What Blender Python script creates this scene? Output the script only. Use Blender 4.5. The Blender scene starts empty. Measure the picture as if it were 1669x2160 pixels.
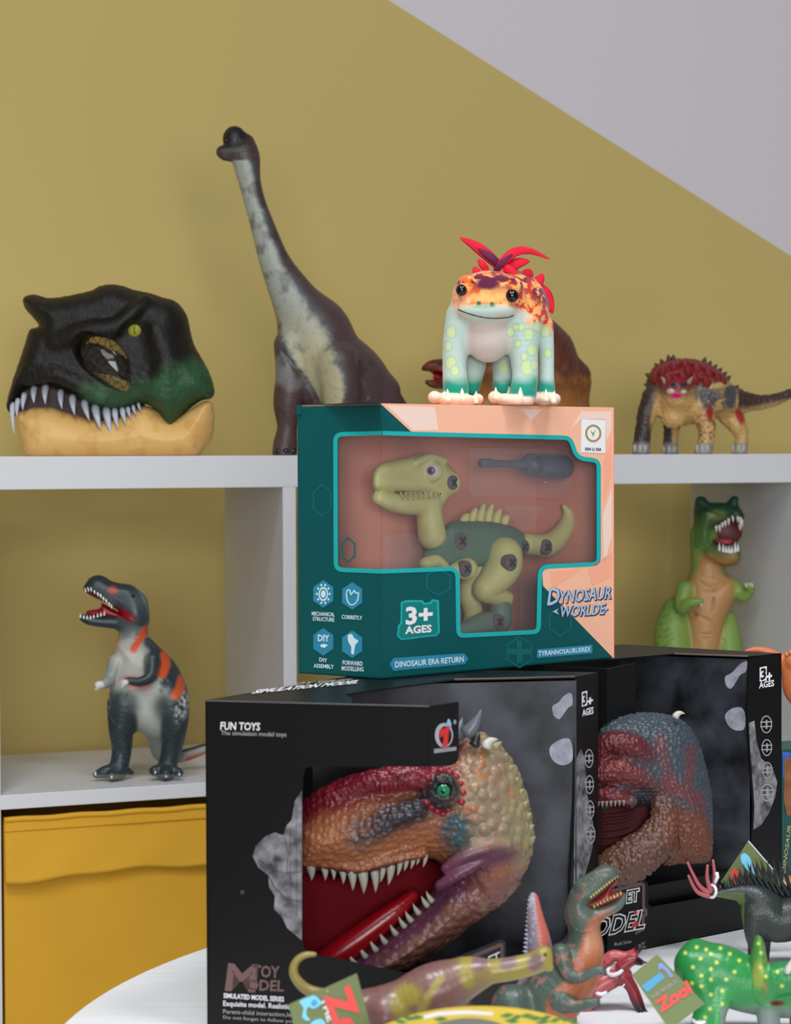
import bpy, bmesh, math
import numpy as np
from mathutils import Vector, Matrix
from mathutils.geometry import tessellate_polygon

# ------------------------------------------------------------------ camera
F, CX, CY = 4600.0, 834.5, 1080.0            # focal length and centre of the 1669x2160 frame, in pixels
CAM = np.array([0.0, 0.0, 1.1165])
PITCH = math.atan(114.0 / F)
ROLL = 0.004
_r0 = np.array([1.0, 0, 0]); _u0 = np.array([0, math.sin(PITCH), math.cos(PITCH)])
FWD = np.array([0, math.cos(PITCH), -math.sin(PITCH)])
RIGHT = _r0 * math.cos(ROLL) - _u0 * math.sin(ROLL)
UP = _u0 * math.cos(ROLL) + _r0 * math.sin(ROLL)

scene = bpy.context.scene
COL = scene.collection
cd = bpy.data.cameras.new('camera'); cam = bpy.data.objects.new('camera', cd); COL.objects.link(cam)
cd.sensor_fit = 'VERTICAL'; cd.sensor_height = 36.0; cd.sensor_width = 36.0
cd.lens = F / 2160.0 * 36.0
cd.clip_start = 0.05; cd.clip_end = 50
cam.matrix_world = Matrix([[RIGHT[i], UP[i], -FWD[i], CAM[i]] for i in range(3)] + [[0, 0, 0, 1]])
cd.dof.use_dof = True; cd.dof.focus_distance = 2.05; cd.dof.aperture_fstop = 11.0
scene.camera = cam

# ------------------------------------------------------------------ light
scene.view_settings.view_transform = 'Standard'; scene.view_settings.look = 'None'
scene.view_settings.exposure = 0.0; scene.view_settings.gamma = 1.0
scene.view_settings.use_curve_mapping = False
world = bpy.data.worlds.new('room_light'); scene.world = world; world.use_nodes = True
world.node_tree.nodes['Background'].inputs[0].default_value = (0.84, 0.92, 1.0, 1)
world.node_tree.nodes['Background'].inputs[1].default_value = 0.15
def area(name, loc, target, sx, sy, power, color=(1, 1, 1)):
    l = bpy.data.lights.new(name, 'AREA'); l.shape = 'RECTANGLE'; l.size = sx; l.size_y = sy
    l.energy = power; l.color = color
    o = bpy.data.objects.new(name, l); COL.objects.link(o); o.location = loc
    o.rotation_euler = (Vector(target) - Vector(loc)).to_track_quat('-Z', 'Y').to_euler()
    return o
area('ceiling_lamp_back_offscreen', (-0.1, -0.25, 2.75), (0.1, 1.9, 0.9), 1.8, 0.8, 17, (0.93, 0.97, 1.0))
for lx, nm_ in ((-0.45, 'ceiling_downlight_left_offscreen'), (0.65, 'ceiling_downlight_right_offscreen')):                                # two downlights over the table
    dl_ = area(nm_, (lx, 1.15, 2.7), (lx * 0.7 + 0.05, 1.5, 0.7), 0.5, 0.5, 6.2, (0.95, 0.98, 1.0)); dl_.data.spread = math.radians(95)
area('window_front_offscreen', (0.5, -3.4, 1.65), (0.1, 2.6, 1.0), 3.0, 1.8, 138, (0.97, 0.97, 1.0))

# ------------------------------------------------------------------ helpers
def ray(px, py):
    return FWD + RIGHT * ((px - CX) / F) + UP * ((CY - py) / F)
def atY(px, py, Y):
    r = ray(px, py); return CAM + r * (Y / r[1])
def atZ(px, py, z):
    r = ray(px, py); return CAM + r * ((z - CAM[2]) / r[2])
def on_plane(px, py, o, n):
    r = ray(px, py); return CAM + r * (np.dot(o - CAM, n) / np.dot(r, n))
def project(P):
    d = P - CAM; z = d @ FWD
    return CX + F * (d @ RIGHT) / z, CY - F * (d @ UP) / z
def lin(h):
    if not isinstance(h, str): return tuple(h)
    h = h.lstrip('#'); v = [int(h[i:i+2], 16) / 255 for i in (0, 2, 4)]
    return tuple(x / 12.92 if x <= 0.04045 else ((x + 0.055) / 1.055) ** 2.4 for x in v)
def unit(v): v = np.asarray(v, float); return v / np.linalg.norm(v)

def tag(o, label=None, cat=None, group=None, kind=None):
    if label: o['label'] = label
    if cat: o['category'] = cat
    if group: o['group'] = group
    if kind: o['kind'] = kind
    return o
def thing(name, label, cat, base, group=None):
    o = bpy.data.objects.new(name, None); COL.objects.link(o)
    o.empty_display_size = 0.02; o.location = tuple(base)
    return tag(o, label, cat, group)
def wloc(o):
    p = np.zeros(3)
    while o is not None: p += np.array(o.location); o = o.parent
    return p
def mesh_obj(name, verts, faces, mat, parent=None, smooth=False, loc=None):
    verts = np.asarray(verts, float)
    base = wloc(parent) if parent is not None else np.zeros(3)
    l = np.zeros(3) if loc is None else np.asarray(loc, float) - base
    me = bpy.data.meshes.new(name)
    me.from_pydata((verts - base - l).tolist(), [], [tuple(f) for f in faces]); me.update()
    if smooth: me.polygons.foreach_set('use_smooth', [True] * len(me.polygons))
    if mat is not None: me.materials.append(mat)
    o = bpy.data.objects.new(name, me); COL.objects.link(o)
    o.location = tuple(l)
    if parent is not None: o.parent = parent
    return o
def share_obj(name, src, parent, loc, scale=1.0, rot=None):
    o = bpy.data.objects.new(name, src.data); COL.objects.link(o)
    o.parent = parent; o.location = tuple(np.asarray(loc) - wloc(parent)); o.scale = (scale,) * 3
    if rot is not None: o.rotation_euler = rot
    return o
def recalc(o):
    bm = bmesh.new(); bm.from_mesh(o.data); bmesh.ops.recalc_face_normals(bm, faces=bm.faces); bm.to_mesh(o.data); bm.free()
    return o
def bevel(o, w, seg=2):
    m = o.modifiers.new('bevel', 'BEVEL'); m.width = w; m.segments = seg; m.limit_method = 'ANGLE'; return o

# ------------------------------------------------------------------ materials
MATS = {}
def mat(name, color, rough=0.5, spec=0.5, bump=None, noise=None, metal=0.0, sheen=0, coat=0, emit=0):
    if name in MATS: return MATS[name]
    m = bpy.data.materials.new(name); m.use_nodes = True; nt = m.node_tree; b = nt.nodes['Principled BSDF']
    b.inputs['Roughness'].default_value = rough; b.inputs['Specular IOR Level'].default_value = spec
    b.inputs['Metallic'].default_value = metal; b.inputs['Coat Weight'].default_value = coat
    b.inputs['Sheen Weight'].default_value = sheen
    tc = nt.nodes.new('ShaderNodeTexCoord')
    if color == 'vcol':
        a = nt.nodes.new('ShaderNodeAttribute'); a.attribute_name = 'Col'; csock = a.outputs['Color']
    else:
        a = nt.nodes.new('ShaderNodeRGB'); a.outputs[0].default_value = (*lin(color), 1); csock = a.outputs[0]
    if noise:                                   # (scale, amount): gentle tonal mottling of the pigment
        n = nt.nodes.new('ShaderNodeTexNoise'); n.inputs['Scale'].default_value = noise[0]; n.inputs['Detail'].default_value = 4
        mp = nt.nodes.new('ShaderNodeMapRange'); mp.inputs[1].default_value = 0.3; mp.inputs[2].default_value = 0.7; mp.inputs[3].default_value = 1 - noise[1]; mp.inputs[4].default_value = 1 + noise[1]
        mx = nt.nodes.new('ShaderNodeMix'); mx.data_type = 'RGBA'; mx.blend_type = 'MULTIPLY'; mx.inputs[0].default_value = 1
        if len(noise) > 2:
            vm = nt.nodes.new('ShaderNodeVectorMath'); vm.operation = 'MULTIPLY'; vm.inputs[1].default_value = noise[2]
            nt.links.new(tc.outputs['Object'], vm.inputs[0]); nt.links.new(vm.outputs[0], n.inputs['Vector'])
        else: nt.links.new(tc.outputs['Object'], n.inputs['Vector'])
        nt.links.new(n.outputs['Fac'], mp.inputs[0]); nt.links.new(csock, mx.inputs[6]); nt.links.new(mp.outputs[0], mx.inputs[7])
        csock = mx.outputs[2]
    nt.links.new(csock, b.inputs['Base Color'])
    if bump:                                    # (kind, scale, strength[, distance])
        if bump[0] == 'scales':
            v = nt.nodes.new('ShaderNodeTexVoronoi'); v.inputs['Scale'].default_value = bump[1]
            v.feature = 'SMOOTH_F1'; v.inputs['Smoothness'].default_value = 0.35
            inv = nt.nodes.new('ShaderNodeMath'); inv.operation = 'SUBTRACT'; inv.inputs[0].default_value = 1.0
            nt.links.new(v.outputs['Distance'], inv.inputs[1]); hs = inv.outputs[0]
            nt.links.new(tc.outputs['Object'], v.inputs['Vector'])
        elif bump[0] == 'plates':
            v = nt.nodes.new('ShaderNodeTexVoronoi'); v.inputs['Scale'].default_value = bump[1]; v.feature = 'DISTANCE_TO_EDGE'
            mp2 = nt.nodes.new('ShaderNodeMapRange'); mp2.inputs[2].default_value = 0.18; mp2.interpolation_type = 'SMOOTHSTEP'
            nt.links.new(v.outputs['Distance'], mp2.inputs[0]); hs = mp2.outputs[0]
            nt.links.new(tc.outputs['Object'], v.inputs['Vector'])
        else:
            v = nt.nodes.new('ShaderNodeTexNoise'); v.inputs['Scale'].default_value = bump[1]; v.inputs['Detail'].default_value = 5
            hs = v.outputs['Fac']; nt.links.new(tc.outputs['Object'], v.inputs['Vector'])
        bp = nt.nodes.new('ShaderNodeBump'); bp.inputs['Strength'].default_value = bump[2]
        bp.inputs['Distance'].default_value = bump[3] if len(bump) > 3 else 0.3 / bump[1]
        nt.links.new(hs, bp.inputs['Height']); nt.links.new(bp.outputs[0], b.inputs['Normal'])
    if emit:
        nt.links.new(csock, b.inputs['Emission Color']); b.inputs['Emission Strength'].default_value = emit
    MATS[name] = m
    return m
def film_mat(name, haze=0.06, tint='#ffffff', rough=0.05, refl=1.0):
    """thin clear plastic: transparent sheet with a Fresnel reflection and a little milky scatter"""
    if name in MATS: return MATS[name]
    m = bpy.data.materials.new(name); m.use_nodes = True; nt = m.node_tree; nt.nodes.clear()
    out = nt.nodes.new('ShaderNodeOutputMaterial'); tr = nt.nodes.new('ShaderNodeBsdfTransparent')
    tr.inputs[0].default_value = (*lin(tint), 1)
    df = nt.nodes.new('ShaderNodeBsdfDiffuse'); df.inputs[0].default_value = (0.85, 0.85, 0.88, 1)
    gl = nt.nodes.new('ShaderNodeBsdfGlossy'); gl.inputs['Roughness'].default_value = rough
    fr = nt.nodes.new('ShaderNodeFresnel'); fr.inputs[0].default_value = 1.45
    ml = nt.nodes.new('ShaderNodeMath'); ml.operation = 'MULTIPLY'; ml.inputs[1].default_value = refl
    m1 = nt.nodes.new('ShaderNodeMixShader'); m1.inputs[0].default_value = haze
    m2 = nt.nodes.new('ShaderNodeMixShader')
    nt.links.new(tr.outputs[0], m1.inputs[1]); nt.links.new(df.outputs[0], m1.inputs[2])
    nt.links.new(fr.outputs[0], ml.inputs[0]); nt.links.new(ml.outputs[0], m2.inputs[0])
    nt.links.new(m1.outputs[0], m2.inputs[1]); nt.links.new(gl.outputs[0], m2.inputs[2])
    nt.links.new(m2.outputs[0], out.inputs[0]); MATS[name] = m
    return m

# ------------------------------------------------------------------ flat work: planes, panels, prints, lettering
class Face:
    """a flat face of a real box or card; pixels are turned into points where the view ray meets that face"""
    def __init__(s, o, n): s.o = np.asarray(o, float); s.n = unit(n)
    def at(s, px, py, off=0.0): return on_plane(px, py, s.o + s.n * off, s.n)
def poly_mesh(loops, n, thick):
    """loops: outer ring then holes, world points in one plane; extruded by thick against n"""
    allp = [p for l in loops for p in l]
    tris = tessellate_polygon([[Vector(p) for p in l] for l in loops])
    V = [np.asarray(p, float) for p in allp]; Fc = []
    for t in tris:
        a, b, c = (V[i] for i in t)
        Fc.append(tuple(t) if np.dot(np.cross(b - a, c - a), n) > 0 else tuple(reversed(t)))
    if thick:
        N = len(V); V = V + [p - n * thick for p in V]
        Fc += [tuple(i + N for i in reversed(f)) for f in list(Fc)]
        k = 0
        for l in loops:
            m = len(l)
            for i in range(m):
                a, b = k + i, k + (i + 1) % m
                Fc.append((a, b, b + N, a + N))
            k += m
    return V, Fc
def panel(name, face, outer, holes, material, parent, thick=0.0012, off=0.0, px=True):
    f = (lambda q: face.at(q[0], q[1], off)) if px else (lambda q: np.asarray(q, float) + face.n * off)
    loops = [[f(q) for q in outer]] + [[f(q) for q in h] for h in holes]
    V, Fc = poly_mesh(loops, face.n, thick)
    o = mesh_obj(name, V, Fc, material, parent)
    if thick: recalc(o)
    return o
def decal(name, face, poly, material, parent, off=0.0004, holes=(), thick=0.00015):
    return panel(name, face, poly, list(holes), material, parent, thick=thick, off=off)
_txt = {}
def text_mesh(body, bold):
    key = (body, bold)
    if bold and ('box', body) not in _txt: text_mesh(body, 0)
    if key not in _txt:
        c = bpy.data.curves.new('lettering', 'FONT'); c.body = body; c.resolution_u = 2; c.offset = bold; c.align_x = 'LEFT'
        o = bpy.data.objects.new('lettering', c); COL.objects.link(o)
        me = bpy.data.meshes.new_from_object(o.evaluated_get(bpy.context.evaluated_depsgraph_get()))
        v = np.zeros(len(me.vertices) * 3); me.vertices.foreach_get('co', v); v = v.reshape(-1, 3)[:, :2]
        fc = [tuple(p.vertices) for p in me.polygons]
        _txt.setdefault(('box', body), (v.min(0), v.max(0)))
        a, b = _txt[('box', body)]; v = (v - a) / np.maximum(b - a, 1e-9)
        bpy.data.objects.remove(o); bpy.data.curves.remove(c); bpy.data.meshes.remove(me)
        _txt[key] = (v, fc)
    return _txt[key]
def text(face, body, bl, br, tl, material, parent, bold=0.0, off=0.0007, name='lettering'):
    """lettering whose box has its bottom-left, bottom-right and top-left corners at these pixels of the face"""
    v, fc = text_mesh(body, bold)
    a, b, c = (face.at(*q, off) for q in (bl, br, tl))
    W = a + v[:, :1] * (b - a) + v[:, 1:] * (c - a)
    return mesh_obj(name, W, fc, material, parent)
def smooth_loop(pts, n=6, closed=True):
    P = np.asarray(pts, float); m = len(P); out = []
    rng = range(m) if closed else range(m - 1)
    for i in rng:
        if closed: p0, p1, p2, p3 = P[i - 1], P[i], P[(i + 1) % m], P[(i + 2) % m]
        else: p0, p1, p2, p3 = P[max(i - 1, 0)], P[i], P[i + 1], P[min(i + 2, m - 1)]
        for k in range(n):
            t = k / n
            out.append(0.5 * ((2 * p1) + (-p0 + p2) * t + (2 * p0 - 5 * p1 + 4 * p2 - p3) * t * t + (-p0 + 3 * p1 - 3 * p2 + p3) * t ** 3))
    if not closed: out.append(P[-1])
    return np.array(out)
def round_poly(pts, r, n=5):
    """polygon with corners rounded by radius r (r may be a list)"""
    P = [np.asarray(p, float) for p in pts]; out = []; m = len(P)
    for i in range(m):
        ri = r[i] if isinstance(r, (list, tuple)) else r
        p, a, b = P[i], P[i - 1], P[(i + 1) % m]
        if ri <= 0: out.append(p); continue
        da, db = unit(a - p), unit(b - p)
        ri = min(ri, np.linalg.norm(a - p) * 0.49, np.linalg.norm(b - p) * 0.49)
        s, e = p + da * ri, p + db * ri
        for k in range(n + 1):
            t = k / n; out.append((1 - t) ** 2 * s + 2 * t * (1 - t) * p + t * t * e)
    return out
def inset_poly(pts, d):
    P = [np.asarray(p, float) for p in pts]; out = []; m = len(P)
    A = sum(P[i][0] * P[(i + 1) % m][1] - P[(i + 1) % m][0] * P[i][1] for i in range(m)); sg = 1 if A > 0 else -1
    for i in range(m):
        a, p, b = P[i - 1], P[i], P[(i + 1) % m]
        d1 = p - a; d2 = b - p
        if np.linalg.norm(d1) < 1e-6: d1 = d2
        if np.linalg.norm(d2) < 1e-6: d2 = d1
        n1 = unit((-d1[1], d1[0])); n2 = unit((-d2[1], d2[0])); nn = unit(n1 + n2)
        out.append(p + sg * nn * d / max(0.5, np.dot(nn, n1)))
    return out
def circle_px(cx, cy, rx, ry=None, n=28, a0=0, a1=360):
    ry = rx if ry is None else ry
    e = (a1 - a0) >= 360
    return [(cx + rx * math.cos(math.radians(a0 + (a1 - a0) * i / (n if e else n - 1))), cy + ry * math.sin(math.radians(a0 + (a1 - a0) * i / (n if e else n - 1)))) for i in range(n)]

# ------------------------------------------------------------------ small solids
def ball_mesh(c, r, nu=20, nv=12, sc=(1, 1, 1)):
    V = [c + np.array([0, 0, r * sc[2]])]; Fc = []
    for j in range(1, nv):
        t = math.pi * j / nv
        for i in range(nu):
            a = 2 * math.pi * i / nu
            V.append(c + r * np.array([sc[0] * math.sin(t) * math.cos(a), sc[1] * math.sin(t) * math.sin(a), sc[2] * math.cos(t)]))
    V.append(c - np.array([0, 0, r * sc[2]])); L = len(V) - 1
    for i in range(nu): Fc.append((0, 1 + i, 1 + (i + 1) % nu))
    for j in range(nv - 2):
        for i in range(nu):
            a = 1 + j * nu + i; b = 1 + j * nu + (i + 1) % nu
            Fc.append((a, a + nu, b + nu, b))
    s = 1 + (nv - 2) * nu
    for i in range(nu): Fc.append((s + (i + 1) % nu, s + i, L))
    return V, Fc
def frame_of(d):
    d = unit(d); h = np.array([0, 0, 1.0]) if abs(d[2]) < 0.9 else np.array([1.0, 0, 0])
    a = unit(np.cross(d, h)); return d, a, np.cross(a, d)
def tube_mesh(pts, rad, seg=10, cap=True, flat=1.0):
    """swept tube through world points with a radius at each; a zero radius makes a point"""
    P = np.asarray(pts, float); n = len(P); rad = np.asarray(rad, float) * np.ones(n); V = []; Fc = []
    T = np.gradient(P, axis=0); _, a, b = frame_of(T[0])
    for i in range(n):
        t = unit(T[i]); a = unit(a - t * np.dot(a, t)); b = np.cross(t, a)
        for k in range(seg):
            q = 2 * math.pi * k / seg
            V.append(P[i] + max(rad[i], 1e-5) * (a * math.cos(q) + b * math.sin(q) * flat))
    for i in range(n - 1):
        for k in range(seg):
            k2 = (k + 1) % seg
            Fc.append((i * seg + k, i * seg + k2, (i + 1) * seg + k2, (i + 1) * seg + k))
    if cap:
        Fc.append(tuple(reversed(range(seg)))); Fc.append(tuple((n - 1) * seg + k for k in range(seg)))
    return V, Fc
def cap_mesh(c, d, r, ang, seg=20, rings=4, lift=1.0):
    """spherical cap of half-angle ang on a ball (c, r), looking along d"""
    d, a, b = frame_of(d); V = [c + d * r * lift]; Fc = []
    for j in range(1, rings + 1):
        t = ang * j / rings
        for k in range(seg):
            q = 2 * math.pi * k / seg
            V.append(c + r * lift * (d * math.cos(t) + (a * math.cos(q) + b * math.sin(q)) * math.sin(t)))
    for k in range(seg): Fc.append((0, 1 + k, 1 + (k + 1) % seg))
    for j in range(rings - 1):
        for k in range(seg):
            p = 1 + j * seg + k; q = 1 + j * seg + (k + 1) % seg
            Fc.append((p, p + seg, q + seg, q))
    return V, Fc
def box_mesh(c0, ux, uy, uz):
    c0, ux, uy, uz = (np.asarray(v, float) for v in (c0, ux, uy, uz))
    V = [c0 + ux * i + uy * j + uz * k for k in (0, 1) for j in (0, 1) for i in (0, 1)]
    return V, [(0, 2, 3, 1), (4, 5, 7, 6), (0, 1, 5, 4), (2, 6, 7, 3), (0, 4, 6, 2), (1, 3, 7, 5)]
def box_obj(name, c0, ux, uy, uz, m, parent=None, bev=0.0):
    o = recalc(mesh_obj(name, *box_mesh(c0, ux, uy, uz), m, parent))
    if bev: bevel(o, bev)
    return o

# ------------------------------------------------------------------ sculpting with signed distances
_rng = np.random.default_rng(7)
_lat = _rng.random((32, 32, 32)).astype(np.float32)
def vnoise(P):
    i = np.floor(P).astype(int); f = P - i; f = f * f * (3 - 2 * f)
    r = 0
    for dx in (0, 1):
        for dy in (0, 1):
            for dz in (0, 1):
                w = (f[:, 0] if dx else 1 - f[:, 0]) * (f[:, 1] if dy else 1 - f[:, 1]) * (f[:, 2] if dz else 1 - f[:, 2])
                r = r + w * _lat[(i[:, 0] + dx) % 32, (i[:, 1] + dy) % 32, (i[:, 2] + dz) % 32]
    return r
def fbm(P, oct=3):
    r = 0; a = 0.5; t = 0
    for o in range(oct): r = r + a * vnoise(P * 2 ** o + 17.3 * o); t += a; a *= 0.5
    return r / t
def sstep(a, b, x): t = np.clip((x - a) / (b - a), 0, 1); return t * t * (3 - 2 * t)
def poly_sdf(X, Z, poly):
    d = np.full(X.shape, 1e9); s = np.ones(X.shape); n = len(poly)
    for i in range(n):
        a = poly[i]; b = poly[i - 1]; e = b - a; wx = X - a[0]; wz = Z - a[1]
        t = np.clip((wx * e[0] + wz * e[1]) / max(e @ e, 1e-18), 0, 1)
        d = np.minimum(d, (wx - e[0] * t) ** 2 + (wz - e[1] * t) ** 2)
        c1 = Z >= a[1]; c2 = Z < b[1]; c3 = e[0] * wz > e[1] * wx
        flip = (c1 & c2 & c3) | (~c1 & ~c2 & ~c3); s = np.where(flip, -s, s)
    return s * np.sqrt(d)
def surface_nets(d, org, h):
    s = d < 0
    cs = np.zeros(tuple(n - 1 for n in d.shape), np.int8); sl = (slice(None, -1), slice(1, None))
    for i in (0, 1):
        for j in (0, 1):
            for k in (0, 1): cs += s[sl[i], sl[j], sl[k]]
    act = (cs > 0) & (cs < 8); ijk = np.argwhere(act)
    idx = np.full(act.shape, -1, np.int64); idx[act] = np.arange(len(ijk))
    C = np.array([(i, j, k) for i in (0, 1) for j in (0, 1) for k in (0, 1)])
    val = [d[ijk[:, 0] + c[0], ijk[:, 1] + c[1], ijk[:, 2] + c[2]] for c in C]
    acc = np.zeros((len(ijk), 3)); cnt = np.zeros(len(ijk))
    for a in range(8):
        for b in range(a + 1, 8):
            if np.abs(C[a] - C[b]).sum() != 1: continue
            m = (val[a] < 0) != (val[b] < 0)
            t = np.where(m, val[a] / np.where(m, val[a] - val[b], 1), 0)
            acc += np.where(m[:, None], C[a] + t[:, None] * (C[b] - C[a]), 0); cnt += m
    V = org + h * (ijk + acc / cnt[:, None]); Q = []
    for ax in range(3):
        lo = [slice(None)] * 3; hi = [slice(None)] * 3; lo[ax] = slice(None, -1); hi[ax] = slice(1, None)
        a, b = s[tuple(lo)], s[tuple(hi)]; e = np.argwhere(a != b)
        u, w = (ax + 1) % 3, (ax + 2) % 3
        ok = (e[:, u] > 0) & (e[:, w] > 0) & (e[:, u] < d.shape[u] - 1) & (e[:, w] < d.shape[w] - 1); e = e[ok]
        q = []
        for du, dw in ((-1, -1), (0, -1), (0, 0), (-1, 0)):
            c = e.copy(); c[:, u] += du; c[:, w] += dw; q.append(idx[c[:, 0], c[:, 1], c[:, 2]])
        q = np.stack(q, 1); fl = ~a[e[:, 0], e[:, 1], e[:, 2]]
        q[fl] = q[fl][:, ::-1]; Q.append(q)
    return V, np.concatenate(Q)
_jit = np.random.default_rng(11).random((16, 16, 16, 3))
def cells(P):
    """distance to the nearest jittered cell centre, about 0 to 1"""
    i = np.floor(P).astype(int); best = np.full(len(P), 9.0)
    for dx in (-1, 0, 1):
        for dy in (-1, 0, 1):
            for dz in (-1, 0, 1):
                c = i + np.array([dx, dy, dz]); q = c + 0.5 + (_jit[c[:, 0] % 16, c[:, 1] % 16, c[:, 2] % 16] - 0.5) * 0.8
                best = np.minimum(best, ((P - q) ** 2).sum(1))
    return np.sqrt(best)
class Paint: pass
def tube_join(items):
    V = []; Fc = []
    for v, f in items:
        n = len(V); V += list(v); Fc += [tuple(i + n for i in q) for q in f]
    return V, Fc
class Sculpt:
    """a moulded toy: limbs, lumps and rounded outlines blended into one skin. x, y are photo pixels at depth Y0,
       dz is how far the point lies in front of that depth, in the same pixel unit (m metres each)"""
    def __init__(s, Y0, vox=2.6, soft=7.0):
        s.Y0 = Y0; s.m = Y0 / F; s.vox = vox; s.pr = []; s.soft = soft
    def P(s, px, py, dz=0.0): return atY(px, py, s.Y0 - dz * s.m)
    def limb(s, pts, col, k=8, flat=1.0, sub=5, op='add', cut=False):
        q = smooth_loop(np.array([(p + (0,))[:4] if len(p) < 4 else p for p in pts], float), sub, closed=False) if len(pts) > 2 else np.array(pts, float)
        W = np.array([s.P(a[0], a[1], a[2]) for a in q]); R = np.maximum(q[:, 3], 0.3) * s.m
        s.pr.append(dict(t='limb', W=W, R=R, col=lin(col), k=k * s.m, flat=flat, op='sub' if cut else op)); return s
    def ell(s, px, py, dz, rx, ry, rz, col, rot=0, k=8, cut=False):
        s.pr.append(dict(t='ell', c=s.P(px, py, dz), r=np.array([rx, rz, ry]) * s.m, rot=math.radians(rot), col=lin(col), k=k * s.m, op='sub' if cut else 'add')); return s
    def blob(s, poly, dz, thick, R, col, k=8, cut=False, smooth=4, tilt=0.0, tx=0.0):
        Pp = smooth_loop(poly, smooth) if smooth else np.array(poly, float)
        W = np.array([s.P(p[0], p[1], dz) for p in Pp]); c = s.P(tx, 1000, dz)[0]
        s.pr.append(dict(t='blob', poly=W[:, [0, 2]], Y=W[0, 1], T=thick * s.m, R=R * s.m, col=lin(col), k=k * s.m, op='sub' if cut else 'add', tilt=tilt, x0=c)); return s
    def bbox(s, p):
        if p['t'] == 'limb':
            r = p['R'].max() * max(1, p['flat']); return p['W'].min(0) - r, p['W'].max(0) + r
        if p['t'] == 'ell':
            r = p['r'].max(); rr = np.array([r, p['r'][1], r]); return p['c'] - rr, p['c'] + rr
        lo, hi = p['poly'].min(0), p['poly'].max(0)
        e = p['T'] + abs(p['tilt']) * max(abs(lo[0] - p['x0']), abs(hi[0] - p['x0']))
        return np.array([lo[0], p['Y'] - e, lo[1]]), np.array([hi[0], p['Y'] + e, hi[1]])
    def dist(s, p, X, Y, Z, grid=False):
        if p['t'] == 'limb':
            d = None; fl = p['flat']
            for i in range(len(p['W']) - 1):
                a, b = p['W'][i], p['W'][i + 1]; e = b - a; e = np.array([e[0], e[1] / fl, e[2]])
                x, y, z = X - a[0], (Y - a[1]) / fl, Z - a[2]
                t = np.clip((x * e[0] + y * e[1] + z * e[2]) / max(e @ e, 1e-18), 0, 1)
                q = np.sqrt((x - e[0] * t) ** 2 + (y - e[1] * t) ** 2 + (z - e[2] * t) ** 2) - (p['R'][i] + t * (p['R'][i + 1] - p['R'][i]))
                d = q if d is None else np.minimum(d, q)
            return d
        if p['t'] == 'ell':
            x, y, z = X - p['c'][0], Y - p['c'][1], Z - p['c'][2]; c, sn = math.cos(p['rot']), math.sin(p['rot'])
            x, z = c * x + sn * z, -sn * x + c * z; r = p['r']
            k0 = np.sqrt((x / r[0]) ** 2 + (y / r[1]) ** 2 + (z / r[2]) ** 2)
            k1 = np.sqrt((x / r[0] ** 2) ** 2 + (y / r[1] ** 2) ** 2 + (z / r[2] ** 2) ** 2)
            return k0 * (k0 - 1) / np.maximum(k1, 1e-9)
        d2 = poly_sdf(X, Z, p['poly']) if not grid else poly_sdf(X[:, :1, :], Z[:, :1, :], p['poly'])
        y = np.abs(Y - (p['Y'] - p['tilt'] * (X - p['x0'])))
        u = np.clip(-d2 / p['R'], 1e-4, 1); sq = np.sqrt(u * (2 - u)); T = p['T'] * sq
        g = p['T'] / p['R'] * (1 - u) / sq
        return np.where(d2 > 0, np.sqrt(np.maximum(d2, 0) ** 2 + y * y), (y - T) / np.sqrt(1 + g * g))
    def value(s, Q):
        D = np.full(len(Q), 0.05)
        for p in s.pr:
            d = s.dist(p, Q[:, 0], Q[:, 1], Q[:, 2]); k = max(p['k'], 1e-7)
            if p['op'] == 'add':
                q = np.maximum(k - np.abs(D - d), 0) / k; D = np.minimum(D, d) - q * q * k * 0.25
            else:
                q = np.maximum(k - np.abs(D + d), 0) / k; D = np.maximum(D, -d) + q * q * k * 0.25
        return D
    def surf(s, px, py, far=330, default=0.0):
        """how far in front of Y0 the skin lies at this pixel"""
        dz = np.arange(far, -far, -1.0); r = ray(px, py); Q = CAM + r * ((s.Y0 - dz * s.m) / r[1])[:, None]
        hit = np.nonzero(s.value(Q) < 0)[0]
        return float(dz[hit[0]]) if len(hit) else default
    def build(s, name, material, parent, paint=None, floor=None, smooth=True, loc=None, wobble=None, pebble=None):
        h = s.vox * s.m; lo = np.full(3, 1e9); hi = -lo
        for p in s.pr:
            if p['op'] == 'add': a, b = s.bbox(p); lo = np.minimum(lo, a); hi = np.maximum(hi, b)
        lo -= 4 * h; hi += 4 * h; n = np.ceil((hi - lo) / h).astype(int) + 1
        ax = [(lo[i] + h * np.arange(n[i])).astype(np.float64) for i in range(3)]
        D = np.full(tuple(n), 0.05, np.float64)
        for p in s.pr:
            a, b = s.bbox(p); mg = max(p['k'], 0) + 4 * h
            i0 = np.clip(np.floor((a - mg - lo) / h).astype(int), 0, n); i1 = np.clip(np.ceil((b + mg - lo) / h).astype(int) + 1, 0, n)
            if (i1 <= i0).any(): continue
            S = tuple(slice(i0[i], i1[i]) for i in range(3))
            X, Y, Z = np.meshgrid(*[ax[i][S[i]] for i in range(3)], indexing='ij', sparse=True)
            if p['t'] == 'blob': X, Y, Z = np.broadcast_arrays(X, Y, Z)
            d = s.dist(p, X, Y, Z, grid=True); g = D[S]; k = max(p['k'], 1e-7)
            if p['op'] == 'add':
                q = np.maximum(k - np.abs(g - d), 0) / k; D[S] = np.minimum(g, d) - q * q * k * 0.25
            else:
                q = np.maximum(k - np.abs(g + d), 0) / k; D[S] = np.maximum(g, -d) + q * q * k * 0.25
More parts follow.
